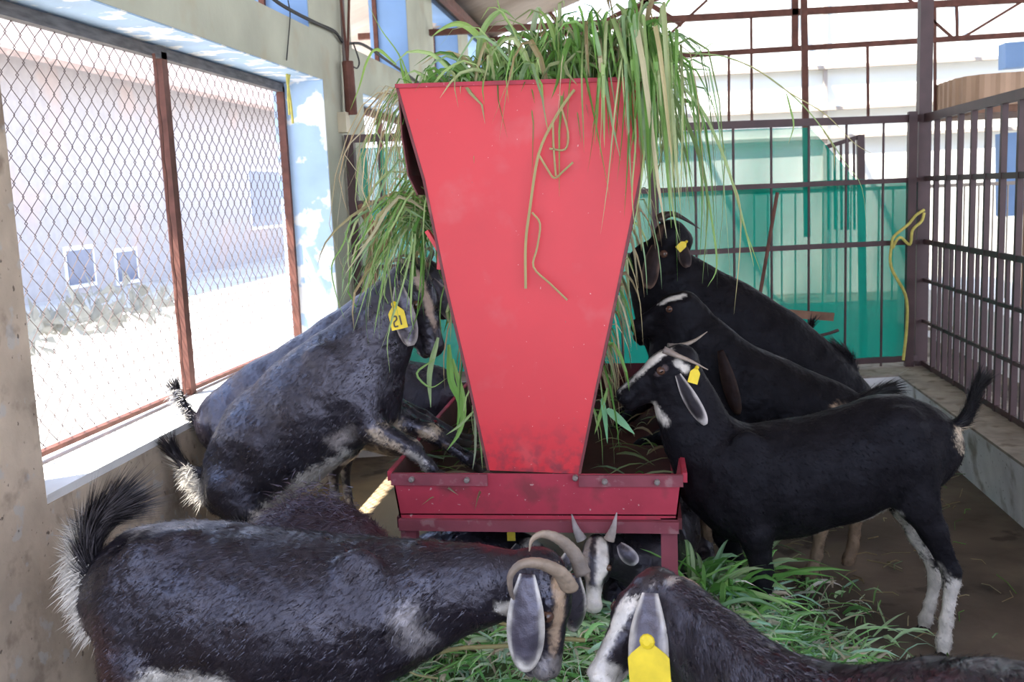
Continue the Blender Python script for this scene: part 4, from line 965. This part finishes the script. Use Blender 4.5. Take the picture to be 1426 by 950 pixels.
# ---- goat behind it, same pose
g = Goat('goat', 'slimmer goat rearing just behind the grey tagged one, nearest the window', (-1.2, 3.62, 0), (0, 3.75, 0), .009, base=A(.022, .018, .024))
P, G = g.P, g.G
g.trunk([(300, 560, 318, 625, .14), (318, 535, 345, 640, .2), (362, 503, 400, 610, .25), (412, 474, 460, 580, .25), (462, 440, 510, 545, .21), (508, 410, 545, 500, .16), (545, 383, 572, 455, .12), (575, 362, 598, 425, .10)])
for l, du in ((.08, 0), (-.08, 60)): g.leg([(P(325, 600, l*.8), .085), (P(360+du*.3, 670, l), .055), (G(315+du*.6, .25, l, 740), .03), (G(335+du*.6, .08, l, 800), .018), (G(345+du*.6, .03, l, 820), .018)], k=.03)
for l in (.07, -.07): g.leg([(P(520, 520, l), .06), (P(540, 560, l), .04), (P(590, 585+l*60, l), .024), (P(640, 612+l*60, l), .017)], k=.025)
g.head(P(592, 362, 0), P(640, 440, -.02), (.6, -.4, .4), .95)
g.tail([P(303, 588), P(280, 592), P(265, 578), P(250, 555), P(243, 540)], .019, .009, .045, 900, (BLACK, A(.04, .035, .04)), (A(-1, 0, -.2), WHITE*.8, .9))
g.fringe([P(243, 545, .02), P(250, 560, .02), P(262, 580, .02)], (-.85, 0, -.4), .03, 220, (WHITE*.8, A(.2, .2, .22)))
g.hp((.02, .02, .01), (.18, .02, -.02), .012, .01, TAN, .006)
g.pt(P(500, 590, 0), P(560, 575, 0), .04, .03, CREAM*.8)
g.ear(P(590, 375, .06), P(600, 425, .09), .06, (0, -1, 0), DARKEAR, A(.25, .2, .18), .15)
g.horn([P(596, 364, .02), P(602, 352, .03), P(596, 346, .05), P(586, 350, .06)], .014)
g.build(9000, .014)

# ---- goat at the far left of the feeder, head in the trough
g = Goat('goat', 'greyish goat standing far behind the rearing pair, white belly edge, head in trough', (-1, 4.25, 0), (0, 4.25, 0), .011, base=A(.035, .032, .040))
P, G = g.P, g.G
g.trunk([(448, 540, 450, 600, .14), (465, 520, 468, 622, .22), (505, 506, 505, 622, .27), (550, 503, 552, 632, .28), (590, 506, 588, 620, .22), (612, 520, 605, 590, .15), (628, 545, 615, 590, .12)])
g.leg([(P(470, 590, .08), .08), (P(485, 625, .08), .045), (P(464, 655, .08), .026), (P(466, 690, .08), .018), (P(472, 722, .08), .019)], k=.025)
g.leg([(P(470, 590, -.08), .07), (P(490, 620, -.08), .045), (P(480, 650, -.08), .024), (P(484, 688, -.08), .017), (P(490, 712, -.08), .018)], k=.025)
for l in (.07, -.07): g.leg([(P(585, 600, l), .06), (P(582, 640, l), .04), (P(590, 665, l), .022), (P(588, 705, l), .018)], k=.025)
g.head(P(625, 560, .02), P(665, 610, .02), (.5, -.3, .8), .95)
g.pt(P(470, 632, 0), P(560, 645, 0), .028, .028, WHITE, .01); g.pt(P(458, 655, .05), P(472, 722, .05), .03, .03, WHITE*.8, .01)
g.ear(P(615, 565, .08), P(612, 605, .10), .06, (0, -1, 0), DARKEAR, A(.3, .28, .28), .2)
g.tail([P(450, 555), P(435, 545), P(428, 525)], .016, .008, .05, 300)
g.build(5000, .014)

# ---- shaggy kid behind the foreground goat
g = Goat('goat', 'shaggy purplish brown goat, only its hump seen behind the foreground goat back', (-1, 2.78, 0), (0, 2.78, 0), .009, base=A(.050, .028, .036))
P, G = g.P, g.G
g.trunk([(368, 770, 368, 810, .12), (392, 726, 392, 830, .2), (425, 702, 425, 850, .25), (455, 705, 455, 860, .24), (482, 724, 478, 860, .21), (510, 750, 500, 850, .15), (545, 775, 530, 850, .11), (575, 790, 560, 850, .10)])
for l in (.07, -.07):
    g.leg([(P(375, 800, l), .07), (G(385, .25, l, 870), .04), (G(360, .16, l), .024), (G(365, .03, l), .018)], k=.025)
    g.leg([(P(485, 830, l), .055), (G(482, .2, l), .03), (G(482, .03, l), .018)], k=.025)
g.head(P(575, 800, 0), P(640, 860, 0), (.5, -.2, .8), .9)
g.ear(P(580, 815, .06), P(575, 870, .08), .05, (0, -1, 0), DARKEAR, A(.3, .25, .25), .2)
g.tail([P(360, 755), P(345, 750), P(338, 735)], .014, .007, .05, 300)
g.fringe([P(385, 745, .06), P(400, 716, .05), P(425, 699, .04), (P(455, 704, .04)), P(490, 730, .04)], (-.8, -.2, .25), .028, 900, (A(.07, .045, .055), A(.12, .10, .14)), .7, .03, 'back_hair')
g.build(30000, .036)

# ---- main right goat in profile, looking left into the feeder
g = Goat('goat', 'black goat in profile on the right with white face stripe and white hind legs', (1, 3.25, 0), (0, 3.25, 0), .0068)
P, G = g.P, g.G
g.trunk([(1306, 590, 1300, 655, .14), (1268, 558, 1262, 690, .23), (1230, 555, 1228, 695, .27), (1172, 575, 1172, 722, .32), (1100, 589, 1100, 742, .31), (1040, 594, 1044, 750, .26), (1020, 592, 994, 715, .20), (1000, 572, 946, 645, .16), (985, 540, 932, 600, .13), (968, 505, 922, 568, .115)])
g.leg([(P(1270, 640, .08), .09), (P(1278, 700, .10), .062), (P(1300, 740, .10), .040), (P(1325, 797, .10), .027), (P(1325, 812, .10), .0235), (P(1318, 865, .10), .0185), (P(1314, 893, .10), .022), (P(1313, 910, .10), .019)], k=.022, sq=.8)
g.leg([(P(1275, 640, -.07), .075), (P(1262, 700, -.09), .055), (P(1280, 745, -.09), .034), (P(1304, 793, -.09), .025), (P(1303, 806, -.09), .022), (P(1295, 842, -.09), .017), (P(1289, 862, -.09), .020), (P(1287, 873, -.09), .018)], k=.022, sq=.8)
g.leg([(P(1035, 700, .07), .075), (P(1052, 745, .09), .050), (P(1062, 800, .09), .033), (P(1062, 812, .09), .030), (P(1060, 860, .09), .019), (P(1058, 885, .09), .021), (P(1054, 898, .09), .019)], k=.025)
g.leg([(P(1010, 700, -.07), .065), (P(1012, 745, -.09), .042), (P(1028, 790, -.09), .026), (P(1030, 830, -.09), .018), (P(1028, 855, -.09), .018)], k=.025)
g.cone(P(1040, 620, .10), P(1015, 700, .09), .045, .06, .45, k=.05)
g.cone(P(1255, 600, .09), P(1262, 670, .09), .06, .07, .45, k=.05)
g.head(P(955, 482, .0), P(841, 536, .03), (-.35, -.12, 1), .93)
g.tail([P(1320, 600), P(1340, 588), P(1352, 568), P(1359, 545), P(1366, 532)], .017, .009, .042, 1100, (BLACK, A(.02, .02, .02)), (A(.2, 0, -1), CREAM*1.1, .18))
g.pt(P(1328, 598, 0), P(1332, 622, 0), .012, .010, CREAM*1.1)
g.pt(P(1098, 750), P(1180, 730), .012, .017, WHITE*.85, .006); g.pt(P(1180, 730), P(1250, 694), .017, .018, WHITE*.85, .006)
g.pt(P(914, 566), P(930, 584), .022, .026, WHITE, .006, 2); g.pt(P(870, 550), P(872, 551), .010, .010, WHITE, .004, 2); g.pt(P(938, 524), P(958, 548), .016, .016, WHITE*.9, .006, 2)
g.ptl(P(1258, 712, -.09), P(1290, 790, -.12), .035, .03, WHITE*.9, .01); g.ptl(P(1300, 800, -.09), P(1286, 872, -.09), .035, .035, WHITE*.9, .01)
g.ptl(P(1308, 782, .10), P(1330, 812, .10), .006, .02, WHITE, .008); g.ptl(P(1325, 822, .10), P(1312, 900, .10), .04, .035, WHITE, .012)
g.ptl(P(1072, 870, .12), P(1060, 885, .12), .012, .02, TAN, .01)
g.hp((.035, .020, .028), (.13, .020, .008), .015, .017, WHITE*1.1, .004); g.hp((.13, .018, .008), (.235, .018, -.022), .018, .013, WHITE*1.1, .004); g.hp((.155, .045, -.075), (.163, .045, -.072), .010, .010, WHITE, .003)
g.hp((.03, .045, -.045), (.045, .045, -.02), .012, .010, WHITE*.9, .005); g.hp((.04, .03, -.130), (.10, .03, -.128), .020, .018, WHITE, .006); g.hp((.085, .060, -.018), (.11, .060, -.022), .014, .013, A(.12, .09, .09), .004)
g.ear(P(944, 522, .075), P(982, 592, .085), .050, (-.35, -1, .1), A(.03, .026, .03), A(.50, .46, .44), .26, .012)
g.ear(P(948, 508, -.05), P(975, 570, -.09), .05, (.2, 1, .1), DARKEAR, A(.4, .35, .33), .2)
g.tagp(P(967, 522, .10), (1, 0, -.3), (0, 0, 1), (.4, -1, .1), .034, .055)
g.horn([P(924, 487, .035), P(940, 494, .04), P(962, 503, .05), P(986, 515, .055)], .0165, A(.22, .18, .16), A(.42, .33, .26)); g.horn([P(930, 483, -.03), P(946, 482, -.035), P(966, 475, -.045), P(985, 462, -.055)], .0165, A(.20, .17, .15), A(.36, .29, .23))
g.build(45000, .012, 'coat_dull')

# ---- big black goat rearing on the right, looking down into the hopper side
g = Goat('goat', 'biggest all-black goat rearing beside the right edge of the red panel', (1, 4.35, 0), (0, 4.25, 0), .0085, base=A(.007, .006, .007))
P, G = g.P, g.G
g.trunk([(1192, 548, 1180, 600, .14), (1175, 515, 1140, 640, .22), (1130, 470, 1085, 640, .29), (1080, 428, 1020, 610, .32), (1030, 392, 960, 560, .28), (990, 370, 918, 490, .22), (962, 360, 905, 445, .16), (937, 340, 890, 412, .13)])
for l, du in ((.09, 0), (-.09, -50)):
    g.leg([(P(1160, 590, l*.8), .09), (P(1125+du*.3, 660, l), .055), (P(1190+du, 700, l), .028), (P(1190+du, 745, l), .02), (P(1186+du, 772, l), .022), (P(1182+du, 783, l), .02)], k=.03)
    g.leg([(P(935, 500, l*.8), .06), (P(915, 545, l), .04), (P(880, 570+l*60, l), .026), (P(850, 600+l*60, l), .018)], k=.025)
g.head(P(926, 309, .0), P(880, 412, .03), (-.75, -.3, .3), .95)
g.hp((.02, .02, .01), (.15, .02, -.01), .01, .008, A(.10, .06, .045), .006)
g.tail([P(1182, 545), P(1188, 520), P(1180, 495), P(1162, 482)], .02, .010, .045, 900)
g.pt(P(1156, 565, .13), P(1165, 575, .13), .014, .014, TAN*.9, .01); g.ptl(P(1190, 740, .09), P(1180, 790, .09), .04, .04, TAN*.6, .02); g.ptl(P(1140, 720, -.09), P(1130, 790, -.09), .06, .05, TAN*.6, .02)
g.ear(P(912, 342, .08), P(902, 402, .10), .070, (-.2, -1, .1), A(.03, .02, .018), A(.16, .10, .075), .14, .014)
g.ear(P(945, 335, .07), P(958, 372, .11), .055, (.1, -1, .2), A(.025, .018, .017), A(.10, .07, .06), .14)
g.tagp(P(950, 342, .13), (.6, -.2, -.6), (0, 0, 1), (.3, -1, .2), .03, .052)
g.horn([P(918, 306, .03), P(936, 298, .04), P(955, 306, .05), P(975, 319, .06)], .022, A(.06, .04, .035), A(.03, .025, .025)); g.horn([P(915, 305, -.03), P(925, 298, -.04), P(940, 298, -.05), P(950, 304, -.06)], .02, A(.08, .055, .045), A(.03, .025, .025))
g.build(16000, .014, 'coat_dull')

# ---- goat between, head reaching under the big one
g = Goat('goat', 'black goat rearing in the middle right with a long brown-edged ear', (1, 3.85, 0), (0, 3.8, 0), .009, base=A(.007, .006, .007))
P, G = g.P, g.G
g.trunk([(1178, 553, 1172, 620, .14), (1150, 530, 1140, 660, .21), (1100, 512, 1090, 680, .27), (1050, 490, 1030, 670, .28), (1012, 470, 985, 630, .22), (988, 445, 955, 570, .17), (968, 415, 930, 500, .13)])
g.leg([(P(1155, 610, .08), .08), (P(1130, 670, .09), .05), (P(1142, 735, .09), .027), (P(1138, 772, .09), .019), (P(1130, 795, .09), .021), (P(1126, 804, .09), .02)], k=.025)
g.leg([(P(1160, 610, -.08), .075), (P(1160, 670, -.09), .05), (P(1192, 720, -.09), .026), (P(1188, 760, -.09), .019), (P(1182, 778, -.09), .021), (P(1180, 786, -.09), .02)], k=.025)
g.leg([(P(1000, 620, .07), .055), (P(985, 690, .08), .035), (P(985, 740, .08), .025), (P(980, 800, .08), .018), (P(978, 815, .08), .019)], k=.025)
g.leg([(P(965, 580, -.07), .055), (P(925, 610, -.08), .035), (P(895, 620, -.08), .025), (P(860, 640, -.08), .018)], k=.025)
g.head(P(962, 408, .0), P(866, 440, .02), (-.2, -.1, 1), .93)
g.tail([P(1178, 558), P(1200, 556), P(1222, 547), P(1240, 542)], .018, .010, .05, 900, (BLACK, A(.03, .03, .03)), (A(.8, 0, 0), A(.10, .10, .10), 1.0))
g.ptl(P(1170, 570, .08), P(1160, 566, .08), .015, .012, TAN, .01)
for a_, b_ in (((1142, 735, .09), (1126, 804, .09)), ((1192, 720, -.09), (1180, 786, -.09)), ((983, 720, .08), (978, 815, .08))): g.ptl(P(*a_), P(*b_), .035, .035, TAN*.75, .015)
g.hp((.03, .03, .012), (.14, .022, .006), .010, .009, WHITE*1.1, .004)
g.ear(P(1003, 488, .14), P(1028, 578, .17), .055, (-.2, -1, .1), A(.02, .012, .010), A(.035, .022, .016), .2)
g.build(12000, .013, 'coat_dull')
# ---- rearmost goat on the right
g = Goat('goat', 'rearmost black goat behind the biggest one, thin tail against the green net', (1, 4.85, 0), (0, 4.8, 0), .012, base=A(.008, .007, .008))
P, G = g.P, g.G
g.trunk([(1130, 500, 1125, 560, .14), (1110, 475, 1090, 590, .22), (1060, 460, 1040, 590, .28), (1010, 440, 980, 570, .26), (970, 425, 945, 530, .19), (945, 420, 920, 490, .14)])
for l in (.08, -.08):
    g.leg([(P(1105, 560, l), .075), (P(1090, 620, l), .05), (P(1110, 660, l), .026), (P(1105, 715, l), .018)], k=.025)
    g.leg([(P(975, 560, l), .055), (P(970, 640, l), .03), (P(968, 718, l), .018)], k=.025)
g.head(P(938, 425, 0), P(868, 462, .02), (-.2, -.1, 1), .9)
g.tail([P(1122, 505), P(1130, 482), P(1127, 462), P(1132, 447)], .016, .008, .035, 300)
g.ear(P(930, 440, .06), P(935, 485, .08), .05, (0, -1, 0), DARKEAR, A(.1, .08, .07), .2)
g.build(4000, .014, 'coat_dull')

# ---- goats lying under the feeder
g = Goat('goat', 'dark goat lying under the left half of the trough with a white spotted head', (-1, 3.42, 0), (0, 3.38, 0), .010, base=A(.020, .017, .024))
P, G = g.P, g.G
g.trunk([(600, 748, 600, 800, .16), (625, 738, 625, 850, .26), (665, 735, 665, 850, .28), (700, 738, 700, 845, .24), (722, 745, 720, 810, .16)])
g.head(P(735, 750, .06), P(790, 800, .10), (.3, -.3, .8), .85)
g.leg([(P(625, 820, .10), .06), (G(650, .06, .16, 850), .035), (G(690, .03, .20, 860), .02)], k=.02); g.leg([(P(700, 830, .08), .05), (G(715, .06, .12, 850), .03), (G(680, .03, .14, 860), .018)], k=.02)
g.hp((-.01, 0, .02), (.04, .0, .02), .035, .03, WHITE, .008); g.hp((.02, .03, -.02), (.10, .03, -.03), .02, .02, WHITE, .006)
g.ear(P(722, 758, .12), P(712, 790, .14), .05, (0, -1, 0), DARKEAR, WHITE, .2)
g.tagp(P(712, 744, .16), (1, 0, 0), (0, 0, 1), (0, -1, .1), .028, .045)
g.build(4000, .012)

g = Goat('goat', 'white and black faced goat with two short upright horns under the trough', atY(850, 760, 2.93), atY(850, 760, 2.6), .0075, base=A(.014, .012, .015))
def W(u, v, y): return atY(u, v, y)
hx_ = A(1, 0, 0)
g.n = hx_
def tr2(P0, P1, r0, r1, sq, k=.04): g.cone(P0, P1, r0, r1, sq, hx_, k)
tr2(A(.05, 3.95, .26), A(.04, 3.55, .27), .15, .16, .95); tr2(A(.04, 3.55, .27), A(0, 3.2, .28), .16, .12, .9); tr2(A(0, 3.2, .28), W(838, 770, 3.06), .10, .06, .8)
for sx_ in (-1, 1):
    g.leg([(A(.05+sx_*.12, 3.85, .18), .08), (A(.05+sx_*.17, 3.6, .08), .045), (A(.05+sx_*.17, 3.75, .03), .022)], k=.02); g.leg([(A(sx_*.09, 3.25, .18), .06), (A(sx_*.11, 3.1, .07), .03), (A(sx_*.11, 3.22, .03), .02)], k=.02)
hp0 = W(830, 748, 2.98); g.head(hp0, hp0+A(-.02, -.13, -.19), (-.1, -.75, .65), .95)
g.hp((-.02, .026, .02), (.15, .030, -.01), .022, .020, WHITE*1.1, .006, both=False); g.hp((-.02, -.030, .02), (.15, -.030, -.01), .018, .018, A(.42, .35, .30), .006, both=False); g.hp((.17, 0, -.04), (.235, 0, -.06), .03, .03, WHITE*.9, .006)
g.horn([W(810, 752, 2.95), W(802, 736, 2.95), W(796, 716, 2.97)], .017, A(.30, .27, .26), A(.34, .31, .31), flat=.9); g.horn([W(848, 752, 2.95), W(854, 736, 2.95), W(859, 714, 2.97)], .017, A(.34, .28, .24), A(.34, .31, .31), flat=.9)
g.ear(W(862, 758, 2.96), W(886, 786, 2.94), .05, (0, -1, .1), DARKEAR, A(.4, .38, .38), .25); g.ear(W(800, 762, 2.98), W(782, 800, 2.97), .05, (0, -1, .1), DARKEAR, WHITE, .25)
g.build(6000, .010)

# ---- foreground right goat coming in from the lower right
a0 = atY(905, 820, 2.35); a1 = atY(1200, 945, 1.80)
g = Goat('goat', 'foreground goat at lower right, white blazed face and large yellow ear tag', a1, a0, .0065, base=A(.022, .018, .022))
P, G = g.P, g.G
g.trunk([(1560, 1010, 1550, 1150, .14), (1500, 950, 1480, 1260, .24), (1425, 938, 1400, 1330, .32), (1330, 950, 1300, 1340, .34), (1240, 958, 1205, 1260, .32), (1160, 948, 1110, 1140, .25), (1088, 925, 1040, 1035, .19), (1030, 880, 985, 975, .145), (975, 836, 935, 925, .125), (935, 806, 908, 880, .115)])
for l in (.09, -.09):
    g.leg([(P(1480, 1150, l), .10), (G(1460, .45, l, 1250), .07), (G(1510, .26, l, 1250), .03), (G(1500, .09, l, 1250), .02), (G(1495, .03, l, 1250), .019)], k=.03)
    g.leg([(P(1150, 1100, l), .08), (G(1165, .42, l, 1150), .05), (G(1160, .24, l, 1150), .028), (G(1162, .08, l, 1150), .018), (G(1158, .03, l, 1150), .018)], k=.03)
pl_ = P(912, 798, .02); nz_ = atY(822, 914, 2.20)
g.head(pl_, nz_, (-.62, -.55, .55), 1.18)
g.hp((.0, .012, .024), (.13, .006, .010), .020, .017, WHITE*1.15, .005, both=False); g.hp((.13, .006, .010), (.235, .0, -.03), .017, .018, WHITE*1.15, .005, both=False)
g.hp((.205, 0, -.05), (.235, 0, -.08), .034, .03, WHITE, .008); g.hp((.05, .05, -.055), (.0, .05, -.01), .022, .018, WHITE*.8, .008); g.hp((.13, .02, -.11), (.2, .02, -.10), .02, .02, WHITE*.9, .008)
g.hp((.04, 0, .03), (-.01, 0, .01), .03, .03, A(.02, .016, .018), .01)
g.ear(P(905, 826, .075), P(900, 978, .14), .095, (-.3, -1, .15), A(.11, .10, .12), WHITE*1.05, .30, .012)
g.ear(P(945, 806, -.075), P(985, 858, -.11), .07, (.5, -.7, .5), A(.10, .065, .05), A(.34, .24, .17), .3)
g.fringe([P(942, 818, .03), P(984, 848, .04), P(1035, 888, .05), P(1090, 925, .05), P(1160, 955, .05)], -g.h+A(0, 0, .12), .026, 900, (A(.03, .024, .03), A(.05, .04, .05), A(.10, .09, .11)), .3, .010, 'mane')
g.tagp(P(904, 925, .175), (1, 0, .05), (0, 0, 1), (-.2, -1, .15), .090, .112)
g.tail([P(1560, 1010), P(1600, 990), P(1620, 960)], .016, .008, .05, 200)
g.build(60000, .020)
